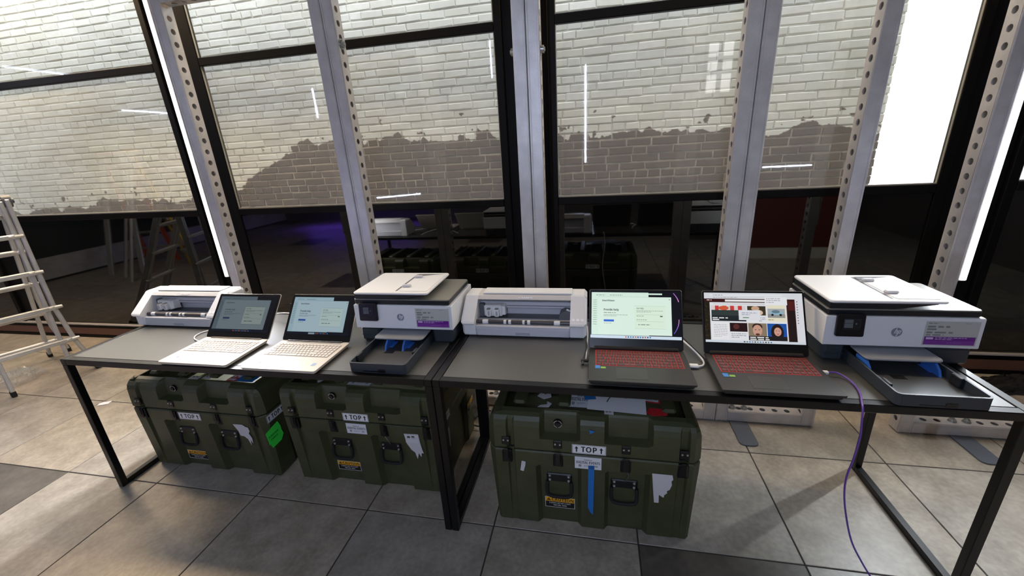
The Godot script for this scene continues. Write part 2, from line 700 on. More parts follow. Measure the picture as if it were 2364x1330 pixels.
func build_windows() -> void:
	var z := WINDOW_Z
	var w := structure("wall_front", "black window wall between the bays")
	boxpart(w, "lintel", Vector3(-5.9, 2.98, z - 0.14), Vector3(6.86, 3.4, z), M.frame_black)
	var gaps := [[-5.9, -5.54], [-3.36, -2.97], [-0.79, -0.385], [1.802, 2.182], [4.357, 4.74]]
	for g in gaps:
		boxpart(w, "pier", Vector3(g[0] + 0.05, 0, z - 0.05), Vector3(g[1] - 0.05, 2.98, z - 0.012), M.frame_black, 0.004)
	boxpart(w, "apron", Vector3(-5.9, -0.15, z - 0.14), Vector3(6.86, 1.165, z - 0.05), M.frame_black)
	var t := structure("trim_1", "thin metal strip along the foot of the black glass")
	boxpart(t, "strip", Vector3(-5.9, 0.138, z - 0.02), Vector3(6.86, 0.152, z + 0.022), M.aluminium, 0.002)
	var b := structure("baseboard_front", "brown baseboard on a black plinth under the black glass")
	boxpart(b, "board", Vector3(-5.9, 0.028, z - 0.05), Vector3(6.86, 0.104, z + 0.004), M.base_red, 0.002)
	boxpart(b, "ledge", Vector3(-5.9, 0.104, z - 0.05), Vector3(6.86, 0.138, z + 0.012), M.frame_black, 0.002)
	boxpart(b, "plinth", Vector3(-5.9, 0.0, z - 0.05), Vector3(6.86, 0.028, z + 0.012), M.frame_black, 0.002)
	for n in BAYS.size():
		var x0: float = BAYS[n][0]
		var x1: float = BAYS[n][1]
		var o := structure("window_%d" % (n + 1), "tall black-framed window with black glass below")
		for x in [x0 - 0.05, x1]:
			boxpart(o, "stile", Vector3(x, 0.152, z - 0.03), Vector3(minf(x + 0.05, 6.86), 2.98, z + 0.010), M.frame_black, 0.004)
		boxpart(o, "bottom_rail", Vector3(x0, 1.165, z - 0.035), Vector3(x1, 1.217, z + 0.012), M.frame_black, 0.004)
		boxpart(o, "transom", Vector3(x0, 2.240, z - 0.03), Vector3(x1, 2.293, z + 0.012), M.frame_black, 0.004)
		boxpart(o, "head_rail", Vector3(x0, 2.93, z - 0.03), Vector3(x1, 2.98, z + 0.012), M.frame_black, 0.004)
		boxpart(o, "lower_pane", Vector3(x0 - 0.01, 1.21, z - 0.012), Vector3(x1 + 0.01, 2.245, z - 0.006), M.film_glass)
		boxpart(o, "upper_pane", Vector3(x0 - 0.01, 2.288, z - 0.012), Vector3(x1 + 0.01, 2.94, z - 0.006), M.clear_glass)
		var bead := Shape.new()
		bead.box(Vector3(x0, 1.217, z - 0.006), Vector3(x1, 1.224, z + 0.004))
		bead.box(Vector3(x0, 1.224, z - 0.006), Vector3(x0 + 0.004, 2.24, z + 0.004))
		bead.box(Vector3(x1 - 0.004, 1.224, z - 0.006), Vector3(x1, 2.24, z + 0.004))
		bead.box(Vector3(x0, 2.293, z - 0.006), Vector3(x0 + 0.004, 2.93, z + 0.004))
		bead.box(Vector3(x1 - 0.004, 2.293, z - 0.006), Vector3(x1, 2.93, z + 0.004))
		part(o, "glazing_bead", bead, M.gasket)
		boxpart(o, "black_glass_panel", Vector3(x0, 0.152, z - 0.02), Vector3(x1, 1.165, z), M.black_glass, 0.0, "black mirror-like glass")


# ------------------------------------------------------------------ the wall across the alley
const PAINT_EDGE := [[-7.2, 1.05], [-4.82, 1.12], [-3.7, 1.2], [-3.08, 1.22], [-2.46, 1.16], [-1.55, 1.27], [-1.06, 1.49], [-0.63, 1.71], [-0.27, 1.73], [0.22, 1.72], [0.55, 1.74], [0.86, 1.64], [1.13, 1.70], [1.52, 1.68], [2.09, 1.645], [2.52, 1.656], [2.90, 1.60], [3.26, 1.61], [3.57, 1.59], [3.88, 1.535], [4.10, 1.59], [4.43, 1.50], [4.8, 1.5]]


func paint_edge(x: float) -> float:
	for k in PAINT_EDGE.size() - 1:
		if x < PAINT_EDGE[k + 1][0]:
			var t: float = clampf((x - PAINT_EDGE[k][0]) / (PAINT_EDGE[k + 1][0] - PAINT_EDGE[k][0]), 0.0, 1.0)
			return lerpf(PAINT_EDGE[k][1], PAINT_EDGE[k + 1][1], t)
	return 1.5


const WALL_X0 := -7.2
const WALL_X1 := 4.69
const WALL_Y0 := 0.0
const WALL_Y1 := 3.6


# the paint on the brickwork: white limewash with stains, ending in a ragged edge over bare brown brick
func wall_picture(bare: Color, bare2: Color, seed_: int) -> ImageTexture:
	var w := 1536
	var h := 512
	var edge := noise(seed_, 0.9, 4)
	var chip := noise(seed_ + 1, 5.0, 3)
	var stain := noise(seed_ + 2, 1.3, 4)
	var grain := noise(seed_ + 3, 14.0, 2)
	var data := PackedByteArray()
	data.resize(w * h * 3)
	for iy in h:
		var y := WALL_Y1 - (iy + 0.5) / h * (WALL_Y1 - WALL_Y0)
		for ix in w:
			var x := WALL_X0 + (ix + 0.5) / w * (WALL_X1 - WALL_X0)
			var e := paint_edge(x) + 0.09 * edge.get_noise_2d(x * 2.0, y * 2.0) + 0.05 * chip.get_noise_2d(x, y)
			var g := 0.5 + 0.5 * grain.get_noise_2d(x, y * 1.5)
			var s := 0.5 + 0.5 * stain.get_noise_2d(x * 0.8, y * 1.6)
			var c: Color
			if y > e and not (y < e + 0.2 and chip.get_noise_2d(x + 9.0, y * 1.3) > 0.52):
				c = rgb8(208, 208, 196).lerp(rgb8(234, 235, 226), clampf(s * 1.2 - 0.1, 0.0, 1.0)).lerp(rgb8(193, 193, 181), 0.35 * g)
			else:
				c = bare.lerp(bare2, s).lerp(Color(0.25, 0.23, 0.21), 0.25 * g)
			var at := (iy * w + ix) * 3
			data[at] = int(clampf(c.r, 0, 1) * 255)
			data[at + 1] = int(clampf(c.g, 0, 1) * 255)
			data[at + 2] = int(clampf(c.b, 0, 1) * 255)
	return ImageTexture.create_from_image(Image.create_from_data(w, h, false, Image.FORMAT_RGB8, data))


func brick_uv(p: Vector3) -> Vector2:
	return Vector2((p.x - WALL_X0) / (WALL_X1 - WALL_X0), (WALL_Y1 - p.y) / (WALL_Y1 - WALL_Y0))


func add_brick(s: Shape, x0: float, x1: float, y0: float, y1: float) -> void:
	var z := BRICK_Z + rng.randf_range(-0.002, 0.005)
	var j := func() -> float: return rng.randf_range(-0.0035, 0.0035)
	var b := 0.005
	var o := [Vector3(x0 + j.call(), y0 + j.call(), z - b), Vector3(x1 + j.call(), y0 + j.call(), z - b), Vector3(x1 + j.call(), y1 + j.call(), z - b), Vector3(x0 + j.call(), y1 + j.call(), z - b)]
	var tilt := rng.randf_range(-0.002, 0.002)
	var q := []
	for k in 4:
		var sx := 1.0 if k in [0, 3] else -1.0
		var sy := 1.0 if k < 2 else -1.0
		q.append(o[k] + Vector3(sx * b * rng.randf_range(0.7, 1.6), sy * b * rng.randf_range(0.7, 1.4), b + tilt * sx))
	var tone := rng.randf_range(0.86, 1.06)
	s.col = Color(tone, tone * rng.randf_range(0.985, 1.0), tone * rng.randf_range(0.96, 1.0))
	var put := func(a: Vector3, c: Vector3, d: Vector3) -> void: s.tri(a, c, d, brick_uv(a), brick_uv(c), brick_uv(d))
	put.call(q[0], q[1], q[2])
	put.call(q[0], q[2], q[3])
	for k in 4:
		var n := (k + 1) % 4
		put.call(o[k], o[n], q[n])
		put.call(o[k], q[n], q[k])
		var d0: Vector3 = o[k] - Vector3(0, 0, 0.03)
		var d1: Vector3 = o[n] - Vector3(0, 0, 0.03)
		put.call(d0, d1, o[n])
		put.call(d0, o[n], o[k])


func build_brick_wall() -> void:
	var wall := structure("wall_outside", "brick wall across the alley, whitewashed above and bare brown below")
	var m := mat("brick", Color(1, 1, 1), 0.85)
	m.albedo_texture = wall_picture(rgb8(74, 64, 59), rgb8(106, 90, 82), 41)
	m.vertex_color_use_as_albedo = true
	m.texture_repeat = false
	var g := mat("mortar", Color(1, 1, 1), 0.95)
	g.albedo_texture = wall_picture(rgb8(186, 178, 164), rgb8(206, 199, 186), 41)
	g.texture_repeat = false
	var back := Shape.new()
	var zb := BRICK_Z - 0.008
	var corners := [Vector3(WALL_X0, WALL_Y0, zb), Vector3(WALL_X1 - 0.003, WALL_Y0, zb), Vector3(WALL_X1 - 0.003, WALL_Y1, zb), Vector3(WALL_X0, WALL_Y1, zb)]
	back.tri(corners[0], corners[1], corners[2], brick_uv(corners[0]), brick_uv(corners[1]), brick_uv(corners[2]))
	back.tri(corners[0], corners[2], corners[3], brick_uv(corners[0]), brick_uv(corners[2]), brick_uv(corners[3]))
	part(wall, "mortar", back, g)
	boxpart(wall, "wall_core", Vector3(WALL_X0, -0.1, BRICK_Z - 0.3), Vector3(WALL_X1 - 0.003, WALL_Y1, zb - 0.002), M.wall_grey)
	# common bond: every sixth course is laid in headers
	var course := 0.069
	var y_header := 2.055
	var first := int(floor((WALL_Y0 + 0.02 - y_header) / course))
	var last := int(floor((WALL_Y1 - y_header) / course)) - 1
	var eye := Vector3(2.427, 1.5576, 1.2466)
	var list := []
	for n in range(first, last + 1):
		var y0 := y_header + n * course
		var header := posmod(n, 6) == 0
		var step := 0.1135 if header else 0.227
		var x := WALL_X0 + (0.0 if posmod(n, 2) == 0 else step * 0.5) - rng.randf_range(0.0, 0.02)
		while x < WALL_X1 - 0.02:
			var w := step * rng.randf_range(0.94, 1.06)
			if not header and rng.randf() < 0.06:
				w *= 0.5
			var x1 := minf(x + w - (0.007 if y0 > paint_edge(x) else 0.012), WALL_X1)
			if WALL_X1 - x1 < 0.05:
				x1 = WALL_X1
			if x1 - x > 0.03:
				# how large it shows: through which bay the viewer sees it, and from how far
				var mid := Vector3((x + x1) / 2, y0 + course / 2, BRICK_Z)
				var t := (WINDOW_Z - eye.z) / (mid.z - eye.z)
				var hit := eye.lerp(mid, t)
				var seen := false
				for b in BAYS:
					seen = seen or (hit.x > b[0] and hit.x < b[1] and hit.y > 1.21 and hit.y < 2.75)
				list.append({"x0": x, "x1": x1, "y0": y0 + 0.006, "y1": y0 + course - 0.006, "d": mid.distance_to(eye) if seen else 100.0 + mid.distance_to(eye)})
			x += w
	list.sort_custom(func(p, q): return p.d < q.d)
	var rest := Shape.new()
	for k in list.size():
		var e: Dictionary = list[k]
		var s := Shape.new() if k < 300 else rest
		add_brick(s, e.x0, e.x1, e.y0, e.y1)
		if k < 300:
			part(wall, "brick", s, m)
	var far := part(wall, "further_bricks", rest, m)
	far.set_meta("kind", "stuff")
	var ground := structure("ground", "pale paving outside the windows")
	boxpart(ground, "paving", Vector3(-8, -0.2, -40), Vector3(40, -0.02, -1.75), M.paving)


# ------------------------------------------------------------------ perforated aluminium frames in front of the windows
# one face of a square tube, punched with a row of round holes: u across, v along, facing +z
func punched(s: Shape, w: float, length: float, pitch: float, r: float, edge: float) -> void:
	var n := int(floor((length - 2.0 * edge) / pitch))
	var e := (length - n * pitch) / 2.0
	s.quad(Vector3(-w / 2, 0, 0), Vector3(w / 2, 0, 0), Vector3(w / 2, e, 0), Vector3(-w / 2, e, 0))
	s.quad(Vector3(-w / 2, length - e, 0), Vector3(w / 2, length - e, 0), Vector3(w / 2, length, 0), Vector3(-w / 2, length, 0))
	for k in n:
		var c := Vector3(0, e + (k + 0.5) * pitch, 0)
		for i in 16:
			var q := []
			for j in [i, i + 1]:
				var t: float = TAU * j / 16.0
				var d := Vector2(cos(t), sin(t))
				var m := maxf(absf(d.x) / (w / 2), absf(d.y) / (pitch / 2))
				var o := d / m
				if posmod(j, 4) == 2:
					o = Vector2(signf(d.x) * w / 2, signf(d.y) * pitch / 2)
				q.append([c + Vector3(d.x, d.y, 0) * r, c + Vector3(o.x, o.y, 0)])
			s.quad(q[0][0], q[0][1], q[1][1], q[1][0])
			var down := Vector3(0, 0, -0.004)
			s.quad(q[0][0] + down, q[0][0], q[1][0], q[1][0] + down)


# an upright or rail: length along local y from 0, section w by d, holes in the two faces across local x
func punched_tube(s: Shape, at: Transform3D, w: float, d: float, length: float) -> void:
	var keep := s.xf
	s.xf = keep * at
	s.box(Vector3(-w / 2, 0, d / 2 - 0.004), Vector3(w / 2, length, d / 2), 0.0016)
	s.box(Vector3(-w / 2, 0, -d / 2), Vector3(w / 2, length, -d / 2 + 0.004), 0.0016)
	# a shallow rounded ridge along the front, as extruded
	s.box(Vector3(w / 2 - 0.011, 0, d / 2), Vector3(w / 2 - 0.003, length, d / 2 + 0.0022), 0.001)
	for side in [1.0, -1.0]:
		s.xf = keep * at * Transform3D(Basis(Vector3(0, 0, -side), Vector3(0, 1, 0), Vector3(side, 0, 0)), Vector3(side * w / 2, 0, 0))
		punched(s, d - 0.008, length, 0.0625, 0.0145, 0.02)
	s.xf = keep


func hex_bolt(s: Shape, at: Vector3, up: Vector3, r: float) -> void:
	s.cyl(at, at + up * 0.003, r * 1.35, r * 1.35, 18)
	s.cyl(at + up * 0.003, at + up * 0.015, r, r, 6)
	s.cyl(at + up * 0.015, at + up * 0.020, r * 0.55, r * 0.5, 12)


func support_frame(x0: float, x1: float, label: String, feet: Array, bolts: Array) -> void:
	var o := thing("support_frame", Vector3(x0, 0, FRAME_Z), label, "metal frame", "perforated aluminium frames in front of the windows")
	var w := x1 - x0
	var tw := 0.0635
	var td := 0.072
	var y0 := 0.008
	var height := 2.45 - y0
	for k in 2:
		var s := Shape.new()
		var cx := tw / 2 if k == 0 else w - tw / 2
		var flip := Basis.IDENTITY
		punched_tube(s, Transform3D(flip, Vector3(cx, y0, -td / 2)), tw - 0.001, td, height)
		if k == 0:
			# the ridge of a left-hand upright sits by its outer edge, next to its neighbour
			s.box(Vector3(0.003, y0, 0.0), Vector3(0.011, y0 + height, 0.0022), 0.001)
		part(o, "upright", s, M.aluminium)
	for k in 2:
		var s := Shape.new()
		var y := y0 + tw / 2 if k == 0 else y0 + height - tw / 2
		var turn := Basis(Vector3(0, 1, 0), Vector3(-1, 0, 0), Vector3(0, 0, 1))
		punched_tube(s, Transform3D(turn, Vector3(w - tw, y, -td / 2)), tw - 0.001, td, w - 2.0 * tw)
		part(o, "rail", s, M.aluminium)
	for f in feet:
		var s := Shape.new()
		s.xf = Transform3D(Basis(Vector3(1, 0, 0), Vector3(0, 0, -1), Vector3(0, 1, 0)), Vector3(f, 0, -0.03))
		s.rplate(0.095, 0.46, 0.03, 0.008, 0.0015, 6)
		part(o, "foot_plate", s, M.dark_steel)
		for dx in [-0.03, 0.033]:
			var b := Shape.new()
			hex_bolt(b, Vector3(f + dx, y0 + tw, -td / 2), Vector3.UP, 0.0135)
			part(o, "bolt", b, M.steel)
	for b in bolts:
		var s := Shape.new()
		var side: float = b[0]
		hex_bolt(s, Vector3(0.0 if side < 0 else w, b[1], -td / 2), Vector3(side, 0, 0), 0.012)
		part(o, "bolt", s, M.steel)


func light_strip(x: float, label: String, y0: float, y1: float, w: float, c: Color, energy: float) -> void:
	var o := thing("light_strip", Vector3(x, y0, FRAME_Z), label, "light strip", "white light strips on the frames")
	var h := y1 - y0
	boxpart(o, "channel", Vector3(-w / 2 - 0.004, 0, -0.03), Vector3(w / 2 + 0.004, h, -0.002), M.aluminium, 0.001)
	var s := Shape.new()
	s.box(Vector3(-w / 2, 0.004, -0.002), Vector3(w / 2, h - 0.004, 0.006), 0.0025)
	part(o, "tube", s, glow_mat("strip_glow", c, 4.0))
	var l := AreaLight3D.new()
	l.name = "strip_light"
	l.area_size = Vector2(w, h - 0.008)
	l.light_color = c
	l.light_energy = energy
	l.area_range = 20.0
	l.area_attenuation = 2.0
	l.shadow_enabled = true
	o.add_child(l)
	l.position = Vector3(0, h / 2, 0.012)
	l.rotation_degrees = Vector3(0, 180, 0)


func build_support_frames() -> void:
	support_frame(0.09, 1.083, "aluminium frame with round holes, beside the light strip behind the pale laptops", [0.26, 0.73], [])
	support_frame(1.085, 2.104, "aluminium frame with round holes, behind the printer in the middle", [0.26, 0.76], [])
	support_frame(2.106, 3.112, "aluminium frame with round holes, behind the greenish laptop screen", [0.26, 0.74], [])
	support_frame(3.114, 3.616, "narrow aluminium frame with round holes, behind the laptop showing news", [0.122], [])
	support_frame(4.012, 5.014, "aluminium frame with round holes, behind the printer at the table end", [0.285, 0.74], [])
	for b in [[1.1475, 2.105, -0.905 - 0.03, 1.0, "steel bolt on the post behind the pale laptops"], [2.0425, 1.985, -0.935, -1.0, "steel bolt on the left of the middle post"], [2.1695, 1.985, -0.935, 1.0, "steel bolt on the right of the middle post"]]:
		var s := Shape.new()
		hex_bolt(s, Vector3.ZERO, Vector3(b[3], 0, 0), 0.019)
		solo("hex_bolt", s, M.steel, b[4], "bolt", "bolts on the posts", Vector3(b[0], b[1], b[2]))
	light_strip(0.066, "white light strip on the post behind the left cutting machine", 0.861, 2.45, 0.02, rgb8(250, 250, 255), 8.0)
	light_strip(4.091, "white light strip on the post behind the right-hand printer", 0.855, 2.45, 0.022, rgb8(240, 248, 255), 4.5)


# ------------------------------------------------------------------ tables
func make_table(at: Vector3, length: float, label: String) -> void:
	var o := thing("steel_table", at, label, "table", "black steel tables")
	var w := length
	var d := 0.611
	var t := 0.029
	var h := DESK_Y
	boxpart(o, "front_rail", Vector3(t, h - t, -t), Vector3(w - t, h, 0), M.black_metal, 0.002)
	boxpart(o, "back_rail", Vector3(t, h - t, -d), Vector3(w - t, h, -d + t), M.black_metal, 0.002)
	for x in [0.0, w - t]:
		boxpart(o, "side_rail", Vector3(x, h - t, -d), Vector3(x + t, h, 0), M.black_metal, 0.002)
		for z in [0.0, -d + t]:
			boxpart(o, "leg", Vector3(x, 0, z - t), Vector3(x + t, h - t, z), M.black_metal, 0.002)
		boxpart(o, "floor_bar", Vector3(x, 0, -d + t), Vector3(x + t, t, -t), M.black_metal, 0.002)
	boxpart(o, "top_panel", Vector3(t + 0.003, h - 0.022, -d + t + 0.003), Vector3(w - t - 0.003, h - 0.0012, -t - 0.003), M.table_top, 0.0012, "dark satin inset panel")


func build_tables() -> void:
	make_table(Vector3(0, 0, 0), 1.828, "black steel table carrying the two pale laptops")
	make_table(Vector3(1.831, 0, 0), 1.848, "black steel table carrying the two black laptops")


# ------------------------------------------------------------------ olive transport cases
const CASE_W := 0.818
const CASE_D := 0.53


func case_ring(y: float, inset: float, notches: Array, depth: float, side_depth: float) -> PackedVector3Array:
	var w := CASE_W
	var d := CASE_D
	var out := PackedVector3Array()
	var c := 0.028
	var grooves := [[0.078, 0.110, 0.018, 0.006], [0.736, 0.772, 0.018, 0.006]]
	var cuts := []
	for n in notches:
		cuts.append([n[0], n[1], depth, 0.016])
	cuts += grooves
	cuts.sort_custom(func(a, b): return a[0] < b[0])
	var front := []
	front.append(Vector2(c, inset))
	for q in cuts:
		front.append(Vector2(q[0], inset))
		front.append(Vector2(q[0] + q[3], maxf(inset, q[2])))
		front.append(Vector2(q[1] - q[3], maxf(inset, q[2])))
		front.append(Vector2(q[1], inset))
	front.append(Vector2(w - c, inset))
	for p in front:
		out.append(Vector3(p.x, y, -p.y))
	var sides := [[c, inset], [0.13, inset], [0.15, maxf(inset, side_depth)], [0.38, maxf(inset, side_depth)], [0.40, inset], [d - c, inset]]
	for p in sides:
		out.append(Vector3(w - p[1], y, -p[0]))
	for k in range(front.size() - 1, -1, -1):
		out.append(Vector3(front[k].x, y, -d + front[k].y))
	for k in range(sides.size() - 1, -1, -1):
		out.append(Vector3(sides[k][1], y, -sides[k][0]))
	return out


func make_case(at: Vector3, label: String) -> Node3D:
	var o := thing("transport_case", at, label, "case", "olive transport cases under the tables")
	var base_n := [[0.192, 0.376], [0.468, 0.640]]
	var lid_n := [[0.213, 0.372], [0.463, 0.642]]
	var dp := 0.036
	var s := Shape.new()
	s.loft([case_ring(0.0, 0.028, base_n, dp + 0.01, 0.036), case_ring(0.012, 0.016, base_n, dp + 0.008, 0.034), case_ring(0.322, 0.003, base_n, dp, 0.03), case_ring(0.334, 0.002, base_n, 0.0, 0.0), case_ring(0.394, 0.0, base_n, 0.0, 0.0), case_ring(0.399, 0.005, base_n, 0.0, 0.0)])
	part(o, "body", s, M.olive)
	s = Shape.new()
	s.loft([case_ring(0.400, 0.012, base_n, 0.0, 0.0), case_ring(0.408, 0.012, base_n, 0.0, 0.0)], false, false)
	part(o, "gasket", s, M.rubber)
	s = Shape.new()
	s.loft([case_ring(0.405, 0.005, lid_n, 0.0, 0.0), case_ring(0.410, 0.0, lid_n, 0.0, 0.0), case_ring(0.462, 0.001, lid_n, 0.0, 0.0), case_ring(0.470, 0.002, lid_n, dp + 0.004, 0.0), case_ring(0.512, 0.004, lid_n, dp + 0.006, 0.0), case_ring(0.534, 0.010, lid_n, dp + 0.010, 0.012), case_ring(0.549, 0.022, lid_n, dp + 0.014, 0.022), case_ring(0.559, 0.038, lid_n, dp + 0.018, 0.038), case_ring(0.564, 0.058, lid_n, dp + 0.026, 0.058)])
	var lid := part(o, "lid", s, M.olive)
	for x in [0.125, 0.305, 0.505, 0.705]:
		s = Shape.new()
		s.box(Vector3(x - 0.026, 0.56, -0.47), Vector3(x + 0.026, 0.580, -0.075), 0.012)
		part(lid, "stacking_rib", s, M.olive)
	s = Shape.new()
	s.xf = Transform3D(Basis.IDENTITY, Vector3(0.283, 0.513, -dp - 0.006))
	s.cyl(Vector3.ZERO, Vector3(0, 0, 0.008), 0.019, 0.018, 20)
	s.cyl(Vector3(0, 0, 0.008), Vector3(0, 0, 0.013), 0.010, 0.009, 8)
	var knob := part(lid, "pressure_valve", s, M.black_plastic)
	s = Shape.new()
	for k in 4:
		for j in 5:
			var t0 := TAU * (k + 0.1 + 0.8 * j / 5.0) / 4.0
			var t1 := TAU * (k + 0.1 + 0.8 * (j + 1) / 5.0) / 4.0
			var z := -dp - 0.006 + 0.0088
			var c := Vector3(0.283, 0.513, z)
			s.quad(c + Vector3(cos(t0), sin(t0), 0) * 0.0145, c + Vector3(cos(t0), sin(t0), 0) * 0.0165, c + Vector3(cos(t1), sin(t1), 0) * 0.0165, c + Vector3(cos(t1), sin(t1), 0) * 0.0145)
	part(knob, "ring_marking", s, M.rivet)
	# latches: a keeper with two rivets on the lid, a black draw latch in a pocket below
	for x in [0.076, 0.284, 0.545, 0.754]:
		s = Shape.new()
		s.box(Vector3(x - 0.017, 0.424, -0.004), Vector3(x + 0.017, 0.462, 0.005), 0.003)
		var keeper := part(lid, "latch_keeper", s, M.black_plastic)
		for dx in [-0.009, 0.009]:
			s = Shape.new()
			s.cyl(Vector3(x + dx, 0.447, 0.005), Vector3(x + dx, 0.447, 0.0075), 0.0042, 0.003, 10)
			part(keeper, "rivet", s, M.rivet)
		s = Shape.new()
		s.box(Vector3(x - 0.020, 0.334, -0.012), Vector3(x + 0.020, 0.396, 0.003), 0.004)
		s.box(Vector3(x - 0.014, 0.345, 0.003), Vector3(x + 0.014, 0.404, 0.011), 0.004)
		s.box(Vector3(x - 0.010, 0.366, 0.011), Vector3(x + 0.010, 0.412, 0.015), 0.002)
		part(o, "latch", s, M.black_plastic)
	# spring handles in the recesses of the body
	for x in [0.284, 0.545]:
		var z := -dp - 0.004
		s = Shape.new()
		s.box(Vector3(x - 0.052, 0.226, z), Vector3(x + 0.052, 0.268, z + 0.010), 0.004)
		var plate := part(o, "handle_plate", s, M.black_plastic)
		for dx in [-0.039, 0.039]:
			for dy in [0.237, 0.258]:
				s = Shape.new()
				s.cyl(Vector3(x + dx, dy, z + 0.010), Vector3(x + dx, dy, z + 0.0135), 0.0055, 0.004, 10)
				part(plate, "rivet", s, M.rivet)
		s = Shape.new()
		s.tube(smooth_path([Vector3(x - 0.048, 0.232, z + 0.012), Vector3(x - 0.051, 0.200, z + 0.017), Vector3(x - 0.047, 0.172, z + 0.022), Vector3(x - 0.03, 0.164, z + 0.024), Vector3(x, 0.163, z + 0.025), Vector3(x + 0.03, 0.164, z + 0.024), Vector3(x + 0.047, 0.172, z + 0.022), Vector3(x + 0.051, 0.200, z + 0.017), Vector3(x + 0.048, 0.232, z + 0.012)], 4), 0.0075, 8)
		part(plate, "bail", s, M.rubber)
	return o


func sticker(parent: Node3D, called: String, m: Material, c: Vector3, w: float, h: float, turn := Basis.IDENTITY, label := "") -> MeshInstance3D:
	var s := Shape.new()
	s.xf = Transform3D(turn, c)
	s.card(Vector3.ZERO, w, h)
	return part(parent, called, s, m, label)


func scrap_part(parent: Node3D, called: String, m: Material, c: Vector3, poly: Array, turn := Basis.IDENTITY, label := "") -> MeshInstance3D:
	var s := Shape.new()
	s.xf = Transform3D(turn, c)
	var p := PackedVector2Array()
	for q in poly:
		p.append(q)
	s.prism(p, 0.0, 0.0008)
	return part(parent, called, s, m, label)


func arrow(im: Image, cx: float, y0: float, y1: float, c: Color) -> void:
	var hw := (y1 - y0) * 0.26
	for y in range(int(y0), int(y1)):
		var t := (y - y0) / (y1 - y0)
		var half := hw * t / 0.42 if t < 0.42 else hw * 0.36
		rect(im, cx - half, y, half * 2.0, 1, c)


func print_labels() -> void:
	var ink := rgb8(24, 24, 26)
	var im := blank(384, 128, rgb8(228, 229, 230))
	rect(im, 5, 5, 374, 118, ink)
	rect(im, 9, 9, 366, 110, rgb8(228, 229, 230))
	write(im, "TOP", 102, 102, 76, ink, true, 180.0)
	arrow(im, 52, 24, 106, ink)
	arrow(im, 332, 24, 106, ink)
	print_mat("top_label", im)
	im = blank(384, 208, rgb8(214, 218, 222))
	write(im, "PROPERTY OF", 134, 60, 17, ink, true, 116.0)
	write(im, "DIGITAL EVENTS", 22, 118, 44, rgb8(46, 48, 54), true, 340.0)
	rect(im, 58, 138, 36, 36, rgb8(80, 82, 88))
	rect(im, 66, 146, 20, 20, rgb8(170, 172, 176))
	greek(im, 130, 142, 130, 3, 12, 4, rgb8(110, 112, 118))
	rect(im, 286, 140, 46, 30, rgb8(96, 98, 104))
	for k in 9:
		rect(im, 288 + k * 5, 140, 2, 30, rgb8(214, 218, 222))
	print_mat("property_label", im)
	im = blank(384, 176, rgb8(222, 222, 214))
	rect(im, 6, 6, 372, 164, rgb8(16, 16, 16))
	rect(im, 6, 6, 372, 72, rgb8(236, 170, 26))
	write(im, "CAUTION", 84, 66, 48, rgb8(16, 16, 16), true, 284.0)
	for y in 46:
		rect(im, 48 - y * 0.62, 18 + y, y * 1.24 + 1, 1, rgb8(16, 16, 16))
	rect(im, 46, 34, 5, 16, rgb8(236, 170, 26))
	rect(im, 46, 55, 5, 5, rgb8(236, 170, 26))
	write(im, "2 MAN LIFT AT 2 FEET", 52, 114, 22, rgb8(226, 226, 222), true, 280.0)
	write(im, "100 LBS. MAX", 104, 150, 22, rgb8(226, 226, 222), true, 176.0)
	print_mat("caution_label", im)
	im = blank(256, 192, rgb8(70, 255, 84))
	write(im, "SCREENED", 20, 84, 36, rgb8(10, 70, 20), true, 214.0)
	write(im, "CARGO", 52, 150, 36, rgb8(10, 70, 20), true, 150.0)
	print_mat("cargo_label", im)
	im = blank(192, 256, rgb8(206, 206, 208))
	rect(im, 30, 40, 44, 60, rgb8(60, 60, 62))
	rect(im, 96, 30, 46, 46, rgb8(56, 56, 58))
	greek(im, 96, 92, 76, 3, 12, 4, rgb8(100, 100, 104))
	print_mat("shipping_label", im)
	im = blank(256, 192, rgb8(232, 232, 234))
	# three pen scribbles
	for q in [[[96, 20], [84, 34], [98, 44], [82, 58]], [[84, 74], [104, 66], [88, 92], [106, 84], [92, 112], [86, 132]], [[160, 24], [148, 60], [162, 50], [150, 92]], [[176, 20], [188, 34], [172, 52], [186, 70], [170, 96]], [[108, 24], [112, 56]]]:
		for k in q.size() - 1:
			for t in 24:
				var at := Vector2(q[k][0], q[k][1]).lerp(Vector2(q[k + 1][0], q[k + 1][1]), t / 24.0)
				rect(im, at.x - 2, at.y - 2, 4, 4, rgb8(58, 50, 66))
	print_mat("note_paper", im, 0.8)
	im = blank(192, 128, rgb8(200, 46, 54))
	rect(im, 14, 14, 64, 44, rgb8(228, 226, 226))
	rect(im, 100, 14, 76, 40, rgb8(222, 220, 222))
	rect(im, 14, 76, 110, 36, rgb8(226, 224, 226))
	write(im, "K", 26, 52, 30, rgb8(50, 50, 54), true)
	greek(im, 24, 84, 90, 2, 12, 4, rgb8(90, 90, 94))
	print_mat("freight_label", im)


